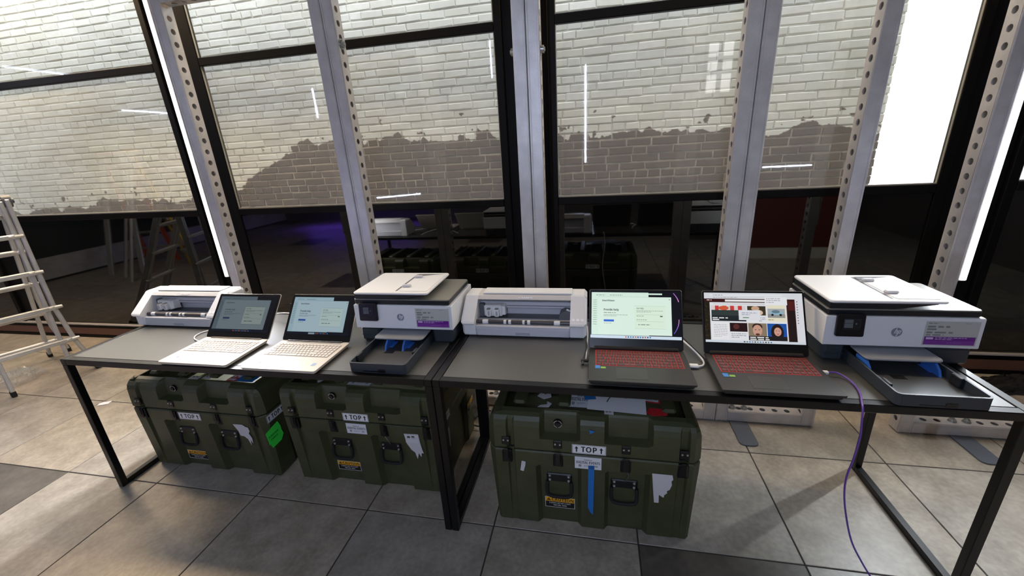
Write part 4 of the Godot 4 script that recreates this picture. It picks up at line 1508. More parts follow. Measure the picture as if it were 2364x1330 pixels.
func make_printer(at: Vector3, w: float, label: String, tray_x0: float, tray_x1: float, spread_guides: bool) -> void:
	var o := thing("printer", at, label, "printer", "white printers with paper trays pulled out")
	var d := 0.305
	var s := Shape.new()
	# dark foot part, with the tray bay cut out of its front
	s.box(Vector3(0.010, 0.0, -d), Vector3(tray_x0 - 0.006, 0.068, -0.004), 0.010)
	s.box(Vector3(tray_x1 + 0.006, 0.0, -d), Vector3(w - 0.008, 0.068, -0.004), 0.010)
	s.box(Vector3(tray_x0 - 0.02, 0.052, -d + 0.002), Vector3(tray_x1 + 0.02, 0.068, -0.03), 0.002)
	s.box(Vector3(tray_x0 - 0.02, 0.0, -d + 0.004), Vector3(tray_x1 + 0.02, 0.055, -0.16), 0.002)
	s.box(Vector3(0.016, 0.030, -d + 0.01), Vector3(tray_x0 - 0.008, 0.0325, -0.0025))
	part(o, "base", s, M.dark_plastic)
	s = Shape.new()
	# white body, its front leaning out a little at the foot
	var ring := func(y: float, z: float, inset: float) -> PackedVector3Array:
		return PackedVector3Array([Vector3(inset, y, z), Vector3(w - inset, y, z), Vector3(w - inset, y, -d + inset), Vector3(inset, y, -d + inset)])
	s.loft([ring.call(0.067, -0.001, 0.002), ring.call(0.070, 0.002, 0.0), ring.call(0.175, -0.003, 0.0), ring.call(0.178, -0.006, 0.002)])
	part(o, "body", s, M.white_plastic)
	s = Shape.new()
	s.box(Vector3(0.004, 0.178, -d + 0.004), Vector3(w - 0.010, 0.200, -0.010), 0.004)
	var scan := part(o, "scanner", s, M.darker_plastic)
	var flat := Basis(Vector3(1, 0, 0), Vector3(0, 0, -1), Vector3(0, 1, 0))
	s = Shape.new()
	s.xf = Transform3D(flat, Vector3(w / 2 - 0.004, 0.198, -d / 2 - 0.002))
	s.rplate(w - 0.010, d - 0.012, 0.014, 0.006, 0.002, 5)
	part(scan, "output_cover", s, M.warm_grey_plastic, "grey output cover")
	# document feeder: dark wedge, white lid plate with a paper slot and two guides
	s = Shape.new()
	var poly := PackedVector2Array([Vector2(0.008, 0.203), Vector2(0.20, 0.203), Vector2(0.33, 0.222), Vector2(0.33, 0.226), Vector2(0.008, 0.226)])
	s.prism(poly, -d + 0.012, -0.012)
	var feed := part(o, "document_feeder", s, M.darker_plastic)
	s = Shape.new()
	s.xf = Transform3D(flat, Vector3(0.182, 0.2255, -d / 2 - 0.002))
	s.rplate(0.356, d - 0.006, 0.016, 0.010, 0.003, 5)
	part(feed, "lid_plate", s, M.white_plastic)
	s = Shape.new()
	s.xf = Transform3D(flat, Vector3(0.282, 0.2352, -d / 2 - 0.002))
	s.rplate(0.136, d - 0.05, 0.012, 0.0022, 0.001, 4)
	part(feed, "paper_support", s, M.white_plastic)
	s = Shape.new()
	s.box(Vector3(0.199, 0.2353, -d + 0.03), Vector3(0.208, 0.2358, -0.03))
	s.tri(Vector3(0.208, 0.2376, -d + 0.03), Vector3(0.34, 0.2376, -d + 0.026), Vector3(0.208, 0.2376, -d + 0.07))
	part(feed, "paper_slot", s, M.shadow_grey_plastic)
	for z in [-0.085, -0.222]:
		s = Shape.new()
		s.box(Vector3(0.210, 0.2365, z - 0.011), Vector3(0.250, 0.2475, z + 0.011), 0.004)
		part(feed, "paper_guide", s, M.grey_white_plastic)
	# control panel
	s = Shape.new()
	s.xf = Transform3D(Basis(Vector3(1, 0, 0), Vector3(0, cos(0.12), -sin(0.12)), Vector3(0, sin(0.12), cos(0.12))), Vector3(0.073, 0.147, 0.001))
	s.rplate(0.088, 0.082, 0.006, 0.010, 0.002, 4)
	var panel := part(o, "control_panel", s, M.bezel_black)
	s = Shape.new()
	s.xf = Transform3D(Basis(Vector3(1, 0, 0), Vector3(0, cos(0.12), -sin(0.12)), Vector3(0, sin(0.12), cos(0.12))), Vector3(0.075, 0.153, 0.001))
	s.card(Vector3(0, 0, 0.0106), 0.056, 0.042)
	part(panel, "display_screen", s, M.printer_screen)
	s = Shape.new()
	s.cyl(Vector3(0.013, 0.158, -0.003), Vector3(0.013, 0.158, 0.0), 0.0024, 0.0024, 10)
	part(o, "wireless_light", s, M.white_plastic)
	s = Shape.new()
	s.xf = Transform3D(Basis(Vector3(1, 0, 0), Vector3(0, 1, -0.047), Vector3(0, 0.047, 1)), Vector3(0.222, 0.123, 0.0008))
	var disc := 40
	for k in disc:
		var a := TAU * k / disc
		var b := TAU * (k + 1) / disc
		var r := 0.0165
		s.tri(Vector3.ZERO, Vector3(cos(a) * r, sin(a) * r, 0), Vector3(cos(b) * r, sin(b) * r, 0), Vector2(0.5, 0.5), Vector2(0.5 + 0.5 * cos(a), 0.5 - 0.5 * sin(a)), Vector2(0.5 + 0.5 * cos(b), 0.5 - 0.5 * sin(b)))
	part(o, "round_logo", s, M.round_logo)
	s = Shape.new()
	s.xf = Transform3D(Basis(Vector3(1, 0, 0), Vector3(0, 1, -0.047), Vector3(0, 0.047, 1)), Vector3(w - 0.090, 0.122, 0.0008))
	s.card(Vector3.ZERO, 0.155, 0.088)
	part(o, "shop_label", s, M.shop_label, "pale and purple printed film label")
	# output flap and the paper tray drawn out to the front
	s = Shape.new()
	s.xf = Transform3D(flat, Vector3((tray_x0 + tray_x1) / 2 + 0.004, 0.054, 0.030))
	s.rplate(tray_x1 - tray_x0 - 0.016, 0.115, 0.022, 0.007, 0.0025, 6)
	part(o, "output_flap", s, M.flap_grey)
	var tw := tray_x1 - tray_x0
	s = Shape.new()
	s.xf = Transform3D(Basis.IDENTITY, Vector3((tray_x0 + tray_x1) / 2, 0.002, 0.075))
	open_tray(s, tw, 0.39, 0.016, 0.040, 0.006)
	s.box(Vector3(-tw / 2 + 0.03, 0.012, 0.188), Vector3(-0.012, 0.022, 0.1895))
	var tray := part(o, "paper_tray", s, M.dark_plastic)
	var tx := (tray_x0 + tray_x1) / 2
	s = Shape.new()
	s.box(Vector3(tx - 0.10, 0.0098, -0.06), Vector3(tx + 0.10, 0.0115, 0.235))
	part(tray, "paper_lift", s, M.tray_floor)
	s = Shape.new()
	s.box(Vector3(tx - 0.045, 0.0112, 0.105), Vector3(tx - 0.005, 0.0122, 0.128))
	part(tray, "friction_pad", s, M.bezel_black)
	s = Shape.new()
	s.box(Vector3(tx + 0.005, 0.004, 0.2695), Vector3(tx + 0.035, 0.018, 0.2712))
	s.box(Vector3(tx - 0.06, 0.006, 0.2695), Vector3(tx + 0.03, 0.010, 0.2708))
	part(tray, "tray_grip", s, M.bezel_black)
	for q in [[tw / 2 - 0.018, tw / 2 - 0.006, 0.13, 0.17], [-tw / 2 + 0.006, -tw / 2 + 0.016, 0.18, 0.22]]:
		boxpart(tray, "size_guide", Vector3(tx + q[0], 0.012, q[2]), Vector3(tx + q[1], 0.045, q[3]), M.darker_plastic, 0.002)
	for x in ([tx - tw / 2 + 0.022, tx + tw / 2 - 0.022] if spread_guides else [tx - 0.05, tx + 0.03]):
		s = Shape.new()
		s.xf = Transform3D(Basis(Vector3(0, 0, 1), Vector3(0, 1, 0), Vector3(-1, 0, 0)), Vector3(x, 0.011, 0.02))
		s.prism(PackedVector2Array([Vector2(0, 0), Vector2(0.085, 0), Vector2(0.075, 0.02), Vector2(0.055, 0.036), Vector2(0, 0.036)]), -0.004, 0.004)
		s.xf = Transform3D.IDENTITY
		s.box(Vector3(x - 0.012, 0.0115, 0.02), Vector3(x + 0.02, 0.014, 0.075), 0.001)
		part(tray, "width_guide", s, M.blue_plastic)


func build_printers() -> void:
	mat("flap_grey", rgb8(126, 131, 138), 0.42)
	mat("tray_floor", rgb8(62, 64, 66), 0.34)
	var im := blank(96, 72, rgb8(18, 20, 24))
	rect(im, 8, 8, 46, 52, rgb8(64, 70, 78))
	rect(im, 8, 30, 46, 2, rgb8(24, 26, 30))
	ellipse(im, 70, 34, 5, 5, rgb8(70, 74, 80))
	screen_mat("printer_screen", im, 0.6)
	im = blank(128, 128, rgb8(134, 138, 144))
	# the two slanted letters of the badge, cut in white
	var white := rgb8(224, 226, 230)
	for y in 128:
		var sl := (64.0 - y) * 0.30
		if y > 6 and y < 84:
			rect(im, 38 + sl, y, 11, 1, white)
		if y > 36 and y < 84 and not (y > 46):
			rect(im, 46 + sl, y, 24, 1, white)
		if y > 40 and y < 84:
			rect(im, 60 + sl, y, 11, 1, white)
		if y > 36 and y < 122:
			rect(im, 76 + sl, y, 11, 1, white)
		if (y > 36 and y < 46) or (y > 74 and y < 84):
			rect(im, 84 + sl, y, 24, 1, white)
		if y > 38 and y < 82:
			rect(im, 98 + sl, y, 11, 1, white)
	print_mat("round_logo", im, 0.4)
	im = blank(320, 184, rgb8(186, 188, 180))
	greek(im, 14, 12, 110, 1, 8, 5, rgb8(110, 112, 106))
	greek(im, 230, 12, 70, 1, 8, 4, rgb8(140, 142, 136))
	greek(im, 14, 34, 240, 1, 12, 13, rgb8(128, 130, 124))
	greek(im, 14, 54, 100, 1, 12, 12, rgb8(128, 130, 124))
	greek(im, 14, 78, 286, 1, 12, 13, rgb8(134, 136, 130))
	greek(im, 14, 98, 190, 1, 12, 11, rgb8(134, 136, 130))
	rect(im, 8, 116, 304, 62, rgb8(124, 56, 150))
	rect(im, 8, 116, 304, 30, rgb8(108, 36, 136))
	rect(im, 18, 122, 44, 16, rgb8(206, 186, 214))
	greek(im, 74, 122, 190, 2, 12, 5, rgb8(206, 186, 214))
	greek(im, 150, 160, 150, 1, 8, 4, rgb8(160, 110, 178))
	print_mat("shop_label", im, 0.3)
	make_printer(Vector3(1.362, DESK_Y, -0.297), 0.462, "white and dark grey printer between a pale laptop and a cutting machine", 0.112, 0.356, false)
	make_printer(Vector3(3.237, DESK_Y, -0.272), 0.470, "white and dark grey printer at the right end of the table", 0.086, 0.330, true)


# ------------------------------------------------------------------ cutting machines
func make_cutter(at: Vector3, label: String) -> void:
	var o := thing("cutting_machine", at, label, "cutting machine", "white desktop cutting machines")
	var w := 0.558
	var lw := 0.062
	var rw := 0.070
	# side wings: profile in depth (u) and height (v), pushed along x
	var along := Basis(Vector3(0, 0, 1), Vector3(0, 1, 0), Vector3(-1, 0, 0))
	var wing := PackedVector2Array([Vector2(-0.190, 0.004), Vector2(-0.006, 0.004), Vector2(0.0, 0.010), Vector2(0.0, 0.056), Vector2(0.014, 0.062), Vector2(0.018, 0.070), Vector2(0.013, 0.077), Vector2(-0.090, 0.166), Vector2(-0.100, 0.171), Vector2(-0.178, 0.171), Vector2(-0.190, 0.160)])
	for k in 2:
		var s := Shape.new()
		s.xf = Transform3D(along, Vector3(0 if k == 0 else w - rw, 0, 0))
		var x1 := lw if k == 0 else rw
		# chamfered outer side
		var r := []
		for q in ([[0.006, 0.0], [0.0, 0.008], [0.0, x1]] if k == 0 else [[0.0, 0.0], [0.0, x1 - 0.012], [0.010, x1]]):
			var ring := PackedVector3Array()
			for p in wing:
				var c := Vector2(-0.09, 0.08)
				var p2: Vector2 = p - Vector2(signf(p.x - c.x) * minf(q[0], absf(p.x - c.x)), signf(p.y - c.y) * minf(q[0], absf(p.y - c.y)))
				ring.append(Vector3(p2.x, p2.y, -q[1]))
			r.append(ring)
		# along's z runs to -x: turn the rings so that they climb with x
		r.reverse()
		s.loft(r)
		part(o, "side_housing", s, M.white_plastic)
	var x0 := lw
	var x1 := w - rw
	var s := Shape.new()
	s.box(Vector3(x0, 0.004, -0.19), Vector3(x1, 0.054, -0.002), 0.004)
	part(o, "front_sill", s, M.grey_white_plastic)
	s = Shape.new()
	s.box(Vector3(x0 + 0.006, 0.007, -0.004), Vector3(x1 - 0.006, 0.040, 0.0005), 0.002)
	var drawer := part(o, "storage_drawer", s, M.grey_white_plastic)
	boxpart(drawer, "finger_slot", Vector3(w / 2 - 0.034, 0.012, 0.0002), Vector3(w / 2 + 0.032, 0.024, 0.001), M.pale_grey_plastic)
	# the beam across the top, in the plane of the housings' slope
	s = Shape.new()
	s.xf = Transform3D(along, Vector3(x0, 0, 0))
	s.prism(PackedVector2Array([Vector2(-0.0755, 0.1530), Vector2(-0.091, 0.1665), Vector2(-0.100, 0.170), Vector2(-0.178, 0.170), Vector2(-0.185, 0.142), Vector2(-0.12, 0.140), Vector2(-0.096, 0.142)]), -(x1 - x0), 0.0)
	var beam := part(o, "top_beam", s, M.beam_white)
	boxpart(beam, "dust_lid", Vector3(x0 + 0.02, 0.170, -0.172), Vector3(x1 + 0.004, 0.1775, -0.098), M.white_plastic, 0.003)
	var n := Vector3(0, 0.103, 0.089).normalized()

	var upv := Vector3(0, 0.089, -0.103).normalized()
	var slope := Basis(Vector3(1, 0, 0), upv, n)
	var f := SystemFont.new()
	f.font_names = PackedStringArray(["Droid Sans"])
	f.font_weight = 700
	var tm := TextMesh.new()
	tm.font = f
	tm.text = "CAMEO"
	tm.font_size = 32
	tm.pixel_size = 0.00034
	tm.depth = 0.001
	var t := part(beam, "lettering", tm, M.letter_white, "raised white maker's name")
	t.transform = Transform3D(slope.scaled_local(Vector3(1.75, 1, 1)), Vector3((x0 + x1) / 2 + 0.01, 0.1595, -0.0824) + n * 0.0006)
	# the cutting bay: back wall, rail, floor plate, roller with its rubber rings, carriage
	boxpart(o, "bay_back", Vector3(x0, 0.054, -0.160), Vector3(x1, 0.142, -0.135), M.grey_white_plastic)
	boxpart(o, "carriage_rail", Vector3(x0, 0.096, -0.136), Vector3(x1, 0.128, -0.112), M.grey_white_plastic, 0.003)
	boxpart(o, "rail_slot", Vector3(x0, 0.108, -0.1125), Vector3(x1, 0.111, -0.1115), M.shadow_grey_plastic)
	boxpart(o, "cutting_strip", Vector3(x0, 0.0545, -0.136), Vector3(x1, 0.060, -0.072), M.shadow_grey_plastic, 0.001)
	boxpart(o, "guide_bar", Vector3(x0, 0.055, -0.070), Vector3(x1, 0.064, -0.044), M.grey_white_plastic, 0.002)
	s = Shape.new()
	s.cyl(Vector3(x0, 0.064, -0.026), Vector3(x1, 0.064, -0.026), 0.0085, 0.0085, 14)
	var roller := part(o, "roller", s, M.roller_grey)
	for q in [[0.030, 0.026], [0.128, 0.012], [0.150, 0.012], [0.214, 0.010], [0.236, 0.013], [0.355, 0.026]]:
		s = Shape.new()
		s.cyl(Vector3(x0 + q[0], 0.064, -0.026), Vector3(x0 + q[0] + q[1], 0.064, -0.026), 0.0105, 0.0105, 16)
		part(roller, "pinch_ring", s, M.white_plastic)
	s = Shape.new()
	s.box(Vector3(x0 + 0.026, 0.070, -0.112), Vector3(x0 + 0.112, 0.124, -0.070), 0.005)
	s.xf = Transform3D(along, Vector3(x0 + 0.112, 0, 0))
	s.prism(PackedVector2Array([Vector2(-0.112, 0.070), Vector2(-0.074, 0.078), Vector2(-0.078, 0.118), Vector2(-0.112, 0.124)]), -0.014, 0.0)
	s.xf = Transform3D.IDENTITY
	var carriage := part(o, "tool_carriage", s, M.white_plastic)
	for x in [0.040, 0.078]:
		s = Shape.new()
		s.box(Vector3(x0 + x, 0.074, -0.072), Vector3(x0 + x + 0.022, 0.110, -0.052), 0.004)
		var holder := part(carriage, "tool_holder", s, M.white_plastic)
		boxpart(holder, "holder_slot", Vector3(x0 + x + 0.003, 0.111, -0.0705), Vector3(x0 + x + 0.019, 0.113, -0.0535), M.shadow_grey_plastic)
		boxpart(holder, "holder_window", Vector3(x0 + x + 0.008, 0.082, -0.0522), Vector3(x0 + x + 0.016, 0.102, -0.0514), M.pale_grey_plastic)
	s = Shape.new()
	s.box(Vector3(x0, 0.060, -0.112), Vector3(x0 + 0.024, 0.125, -0.085), 0.003)
	part(o, "motor_cover", s, M.shadow_grey_plastic)
	s = Shape.new()
	s.xf = Transform3D(Basis.IDENTITY, Vector3(x1 - 0.058, 0.058, 0))
	s.prism(PackedVector2Array([Vector2(0, 0), Vector2(0.058, 0), Vector2(0.058, 0.045), Vector2(0.030, 0.048), Vector2(0.010, 0.034)]), -0.110, -0.062)
	part(o, "belt_cover", s, M.shadow_grey_plastic)
	s = Shape.new()
	s.cyl(Vector3(x1 - 0.018, 0.106, -0.08), Vector3(x1 - 0.004, 0.100, -0.07), 0.006, 0.006, 12)
	part(o, "release_lever", s, M.white_plastic)
	for k in 3:
		s = Shape.new()
		s.xf = Transform3D(slope, Vector3(w - rw + 0.014 + k * 0.019, 0.0905, -0.0026) + n * 0.0002)
		s.rplate(0.0125, 0.0125, 0.003, 0.0008, 0.0002, 4)
		part(o, "touch_button", s, M.letter_white)


func build_cutters() -> void:
	mat("letter_white", rgb8(245, 246, 248), 0.4)
	mat("beam_white", rgb8(206, 202, 198), 0.42)
	mat("roller_grey", rgb8(74, 72, 74), 0.35, 0.3)
	make_cutter(Vector3(-0.022, DESK_Y, -0.371), "white cutting machine at the far left end of the tables")
	make_cutter(Vector3(1.837, DESK_Y, -0.381), "white cutting machine between the printer and a black laptop")


# ------------------------------------------------------------------ cables
func cable(called: String, pts: Array, r: float, m: Material, label: String, category := "cable") -> Node3D:
	var o := thing(called, Vector3.ZERO, label, category)
	var s := Shape.new()
	s.tube(smooth_path(pts, 8), r, 8)
	part(o, "wire", s, m)
	return o


func build_cables() -> void:
	var y := DESK_Y + 0.0035
	cable("white_cable", [Vector3(0.564, y + 0.006, -0.215), Vector3(0.545, y + 0.004, -0.216), Vector3(0.490, y, -0.245), Vector3(0.462, y, -0.278), Vector3(0.462, y, -0.320), Vector3(0.500, y, -0.365), Vector3(0.545, y, -0.41), Vector3(0.62, y, -0.45)], 0.003, M.white_cable, "white cord looping out beside the dim-screened pale laptop")
	cable("white_cable", [Vector3(0.66, y, -0.52), Vector3(0.74, y + 0.03, -0.50), Vector3(0.86, y + 0.05, -0.47), Vector3(0.97, y + 0.03, -0.46), Vector3(1.05, y, -0.47)], 0.003, M.white_cable, "white cord between the two pale laptops' lids")
	cable("black_cable", [Vector3(0.88, y, -0.50), Vector3(0.95, y, -0.44), Vector3(0.985, y, -0.36), Vector3(0.98, y, -0.30), Vector3(1.0, y + 0.004, -0.255)], 0.0028, M.black_cable, "black lead running between the pale laptops")
	# white adapter lead at the right of the greenish-screened laptop
	var o := cable("white_adapter", [Vector3(2.772, y + 0.004, -0.43), Vector3(2.786, y + 0.012, -0.37), Vector3(2.806, y + 0.012, -0.305), Vector3(2.826, y + 0.006, -0.245), Vector3(2.831, y + 0.002, -0.215), Vector3(2.822, y + 0.002, -0.190), Vector3(2.805, y + 0.003, -0.181)], 0.0034, M.white_cable, "white adapter lead between the two black laptops", "adapter")
	var s := Shape.new()
	s.box(Vector3(2.770, DESK_Y + 0.002, -0.192), Vector3(2.806, DESK_Y + 0.013, -0.170), 0.004)
	part(o, "plug", s, M.white_cable)
	cable("black_cable", [Vector3(2.80, y, -0.49), Vector3(2.79, y + 0.01, -0.42), Vector3(2.81, y + 0.008, -0.34), Vector3(2.835, y, -0.27), Vector3(2.846, y, -0.24)], 0.0025, M.black_cable, "thin black lead behind the white adapter lead")
	# black power plug at the left of the same laptop
	o = cable("power_lead", [Vector3(2.385, y + 0.008, -0.176), Vector3(2.392, y + 0.014, -0.22), Vector3(2.398, y + 0.01, -0.29), Vector3(2.395, y, -0.36)], 0.0028, M.black_cable, "black power lead plugged into the greenish-screened laptop", "cable")
	s = Shape.new()
	s.box(Vector3(2.378, DESK_Y + 0.008, -0.184), Vector3(2.407, DESK_Y + 0.017, -0.168), 0.003)
	s.cyl(Vector3(2.3855, DESK_Y + 0.011, -0.170), Vector3(2.3855, DESK_Y + 0.009, -0.150), 0.0048, 0.004, 10)
	part(o, "plug", s, M.black_plastic)
	cable("white_cable", [Vector3(2.397, y + 0.02, -0.47), Vector3(2.4, y + 0.012, -0.40), Vector3(2.3985, y, -0.34), Vector3(2.398, y, -0.27), Vector3(2.397, y, -0.20)], 0.0022, M.white_cable, "thin white cord beside the middle cutting machine")
	# purple network cable
	o = cable("network_cable", [Vector3(3.205, y + 0.012, -0.160), Vector3(3.24, y + 0.010, -0.166), Vector3(3.262, y + 0.004, -0.150), Vector3(3.270, y, -0.110), Vector3(3.258, y, -0.055), Vector3(3.236, y + 0.001, -0.005), Vector3(3.226, DESK_Y - 0.002, 0.022), Vector3(3.228, 0.700, 0.030), Vector3(3.233, 0.651, 0.030), Vector3(3.231, 0.569, 0.030), Vector3(3.225, 0.499, 0.030), Vector3(3.231, 0.429, 0.030), Vector3(3.252, 0.340, 0.030), Vector3(3.285, 0.236, 0.034), Vector3(3.330, 0.150, 0.04), Vector3(3.375, 0.080, 0.05), Vector3(3.42, 0.02, 0.07), Vector3(3.47, 0.0045, 0.11), Vector3(3.55, 0.0045, 0.2)], 0.0029, M.purple_cable, "purple network cable hanging over the table edge to the floor", "cable")
	s = Shape.new()
	s.box(Vector3(3.190, DESK_Y + 0.010, -0.168), Vector3(3.216, DESK_Y + 0.020, -0.154), 0.002)
	part(o, "plug", s, M.white_cable)
	# leads on the floor behind the tables
	var k := 0
	for p in [[Vector3(1.70, 0.006, -0.80), Vector3(1.76, 0.006, -0.77), Vector3(1.79, 0.03, -0.73), Vector3(1.80, 0.09, -0.72), Vector3(1.77, 0.12, -0.74), Vector3(1.73, 0.06, -0.78), Vector3(1.76, 0.006, -0.84), Vector3(1.90, 0.006, -0.87)], [Vector3(1.72, 0.005, -0.70), Vector3(1.80, 0.005, -0.69), Vector3(1.92, 0.005, -0.72), Vector3(1.99, 0.06, -0.76), Vector3(1.99, 0.006, -0.82)]]:
		cable("floor_cable", p, 0.004, M.black_cable, ["looped black lead on the floor behind the middle legs", "black lead on the floor behind the olive case with blue tape"][k])
		k += 1
	for q in [[1.797, "black cord hanging behind the white cutting machine in the middle"], [2.5, "black cord hanging behind the greenish-screened laptop"]]:
		cable("hanging_cord", [Vector3(q[0], DESK_Y + 0.004, -0.575), Vector3(q[0] + 0.01, DESK_Y + 0.006, -0.612), Vector3(q[0] + 0.02, 0.66, -0.628), Vector3(q[0] + 0.0, 0.45, -0.64), Vector3(q[0] + 0.03, 0.2, -0.66), Vector3(q[0] + 0.02, 0.006, -0.68), Vector3(q[0] + 0.12, 0.006, -0.70)], 0.003, M.white_cable, q[1].replace("black cord", "white cord"))


# ------------------------------------------------------------------ ladders
# one leg section of a folding ladder: two telescoping rail pairs and flared rungs between them
func ladder_section(o: Node3D, called: String, f0: Vector3, f1: Vector3, t0: Vector3, t1: Vector3, flare: float, rungs: Array) -> void:
	var rail_dir := (f1 - f0).normalized()
	for k in 2:
		var f := f0 if k == 0 else f1
		var t := t0 if k == 0 else t1
		var out := -rail_dir if k == 0 else rail_dir
		var s := Shape.new()
		s.bar(f + (t - f).normalized() * 0.03, t, 0.046, 0.024, rail_dir, 0.004)
		var rail := part(o, "inner_rail", s, M.ladder_aluminium)
		s = Shape.new()
		s.bar(f, f + (t - f).normalized() * 0.045, 0.052, 0.030, rail_dir, 0.005)
		part(rail, "rubber_foot", s, M.rubber)
		# outer rail hugging the inner one, bowed outwards at its foot
		s = Shape.new()
		var pts := [f + out * flare + (t - f) * 0.02, f + out * (flare * 0.55) + (t - f) * 0.2, f + out * (flare * 0.28) + (t - f) * 0.42, f + out * 0.035 + (t - f) * 0.66, t + out * 0.033]
		for i in pts.size() - 1:
			s.bar(pts[i], pts[i + 1] + (pts[i + 1] - pts[i]).normalized() * 0.012, 0.056, 0.026, rail_dir, 0.005)
		var outer := part(o, "outer_rail", s, M.ladder_aluminium)
		s = Shape.new()
		s.bar(f + out * flare + (t - f) * -0.012, f + out * flare + (t - f) * 0.035, 0.062, 0.032, rail_dir, 0.005)
		part(outer, "rubber_foot", s, M.rubber)
	for r in rungs:
		var a := f0.lerp(t0, r)
		var b := f1.lerp(t1, r)
		var e: float = flare * (1.0 - r) * 0.75 + 0.02
		var face := rail_dir.cross((t0 - f0).normalized()).normalized()
		if face.x < 0.0:
			face = -face
		var s := Shape.new()
		s.bar(a - rail_dir * (e - 0.04) + face * 0.03, b + rail_dir * (e - 0.04) + face * 0.03, 0.034, 0.030, face, 0.006)
		for q in [a - rail_dir * e, b + rail_dir * e]:
			var inner: Vector3 = q + (rail_dir if q.distance_to(a) < q.distance_to(b) else -rail_dir) * 0.075
			s.cyl(q + face * 0.028, inner + face * 0.03, 0.012, 0.019, 12)
		part(o, "rung", s, M.ladder_aluminium)


func build_ladder() -> void:
	# its rungs point almost at the viewer: the far rails stand by the table, the near ones by the frame's edge
	var o := thing("folding_ladder", Vector3(-1.73, 0, -0.94), "aluminium folding ladder standing left of the tables", "ladder")
	var d := Vector3(-0.35, 0, 0.937)
	var p := Vector3(-0.937, 0, -0.35)
	var f0 := Vector3.ZERO
	var f1 := d * 0.336
	var top := Vector3(-0.02, 1.40, -0.03)
	ladder_section(o, "front", f0, f1, top, top + d * 0.33, 0.14, [0.218, 0.415, 0.62, 0.82])
	var g0 := p * 0.75
	ladder_section(o, "rear", g0, g0 + d * 0.336, top + p * 0.04, top + p * 0.04 + d * 0.33, 0.12, [0.12, 0.33, 0.53, 0.73, 0.93])
	for k in 2:
		var c := top + d * (0.33 * k) + (d if k == 1 else -d) * 0.035 + p * 0.02
		var s := Shape.new()
		s.cyl(c - d * 0.022, c + d * 0.022, 0.045, 0.045, 20)
		s.cyl(c - d * 0.036, c + d * 0.036, 0.018, 0.018, 14)
		s.bar(c + Vector3(0, 0.03, 0), c + Vector3(0, -0.09, 0) - p * 0.015, 0.05, 0.02, d, 0.004)
		s.bar(c + Vector3(0, 0.02, 0), c + Vector3(0, -0.09, 0) + p * 0.03, 0.05, 0.02, d, 0.004)
		part(o, "hinge", s, M.dark_steel)


# ------------------------------------------------------------------ small things on the floor
func crumple(seed_: int, size: Vector3, n: int) -> Shape:
	var s := Shape.new()
	var fast := noise(seed_, 1.6, 3)
	var grid := []
	for i in n + 1:
		var row := []
		for j in n + 1:
			var u := i / float(n) * 2.0 - 1.0
			var v := j / float(n) * 2.0 - 1.0
			var edge := sqrt(maxf(0.0, 1.0 - u * u)) * sqrt(maxf(0.0, 1.0 - v * v))
			var h := (0.35 + 0.65 * absf(fast.get_noise_2d(u * 2.0, v * 2.0)) * 2.0) * pow(edge, 0.6)
			row.append(Vector3(u * size.x * (0.8 + 0.3 * fast.get_noise_2d(v + 5.0, u)) / 2, 0.004 + size.y * h, v * size.z * (0.8 + 0.3 * fast.get_noise_2d(u - 4.0, v)) / 2))
		grid.append(row)
	for i in n:
		for j in n:
			s.quad(grid[i][j], grid[i][j + 1], grid[i + 1][j + 1], grid[i + 1][j])
	return s


func build_loose_things() -> void:
	var bag := crumple(61, Vector3(0.36, 0.09, 0.32), 22)
	solo("plastic_bag", bag, M.clear_plastic, "crumpled clear plastic bag on the floor under the ladder", "plastic bag", "", Vector3(-2.16, 0, -0.83))
	var scrap := Shape.new()
	scrap.xf = Transform3D(Basis(Vector3.UP, 0.5) * Basis(Vector3(1, 0, 0), Vector3(0, 0, -1), Vector3(0, 1, 0)), Vector3(-0.985, 0.001, -0.628))
	scrap.prism(PackedVector2Array([Vector2(-0.035, -0.018), Vector2(0.03, -0.022), Vector2(0.038, 0.016), Vector2(-0.012, 0.022), Vector2(-0.036, 0.012)]), 0.0, 0.003)
	solo("paper_scrap", scrap, M.paper, "small white paper scrap on the tiles near the left table leg", "paper scrap")
	var cloth := crumple(67, Vector3(0.5, 0.06, 0.26), 18)
	solo("black_cloth", cloth, M.black_cloth, "crumpled black cloth on the floor by the right-hand window", "cloth", "", Vector3(5.02, 0, -1.44))
	# the grey moving blanket stuffed behind the middle case
	var roll := Shape.new()
	var rings := []
	var wob := noise(71, 1.2, 3)
	for k in 15:
		var ring := PackedVector3Array()
		var t := k / 14.0
		for j in 20:
			var a := TAU * j / 20.0
			var rr := (0.075 + 0.012 * wob.get_noise_2d(j * 1.7, k * 2.0)) * (0.55 + 0.45 * sin(PI * clampf(t * 1.0 + 0.05, 0.0, 1.0)) if (k == 0 or k == 14) else 1.0)
			ring.append(Vector3(rr * sin(a) * 0.55, t * 0.40, rr * cos(a)))
		rings.append(ring)
	roll.loft(rings)
	solo("grey_bundle", roll, mat("grey_felt", rgb8(122, 120, 118), 0.95), "upright grey felt roll behind the case beside the middle table legs", "felt roll", "", Vector3(1.70, 0.0, -0.80))


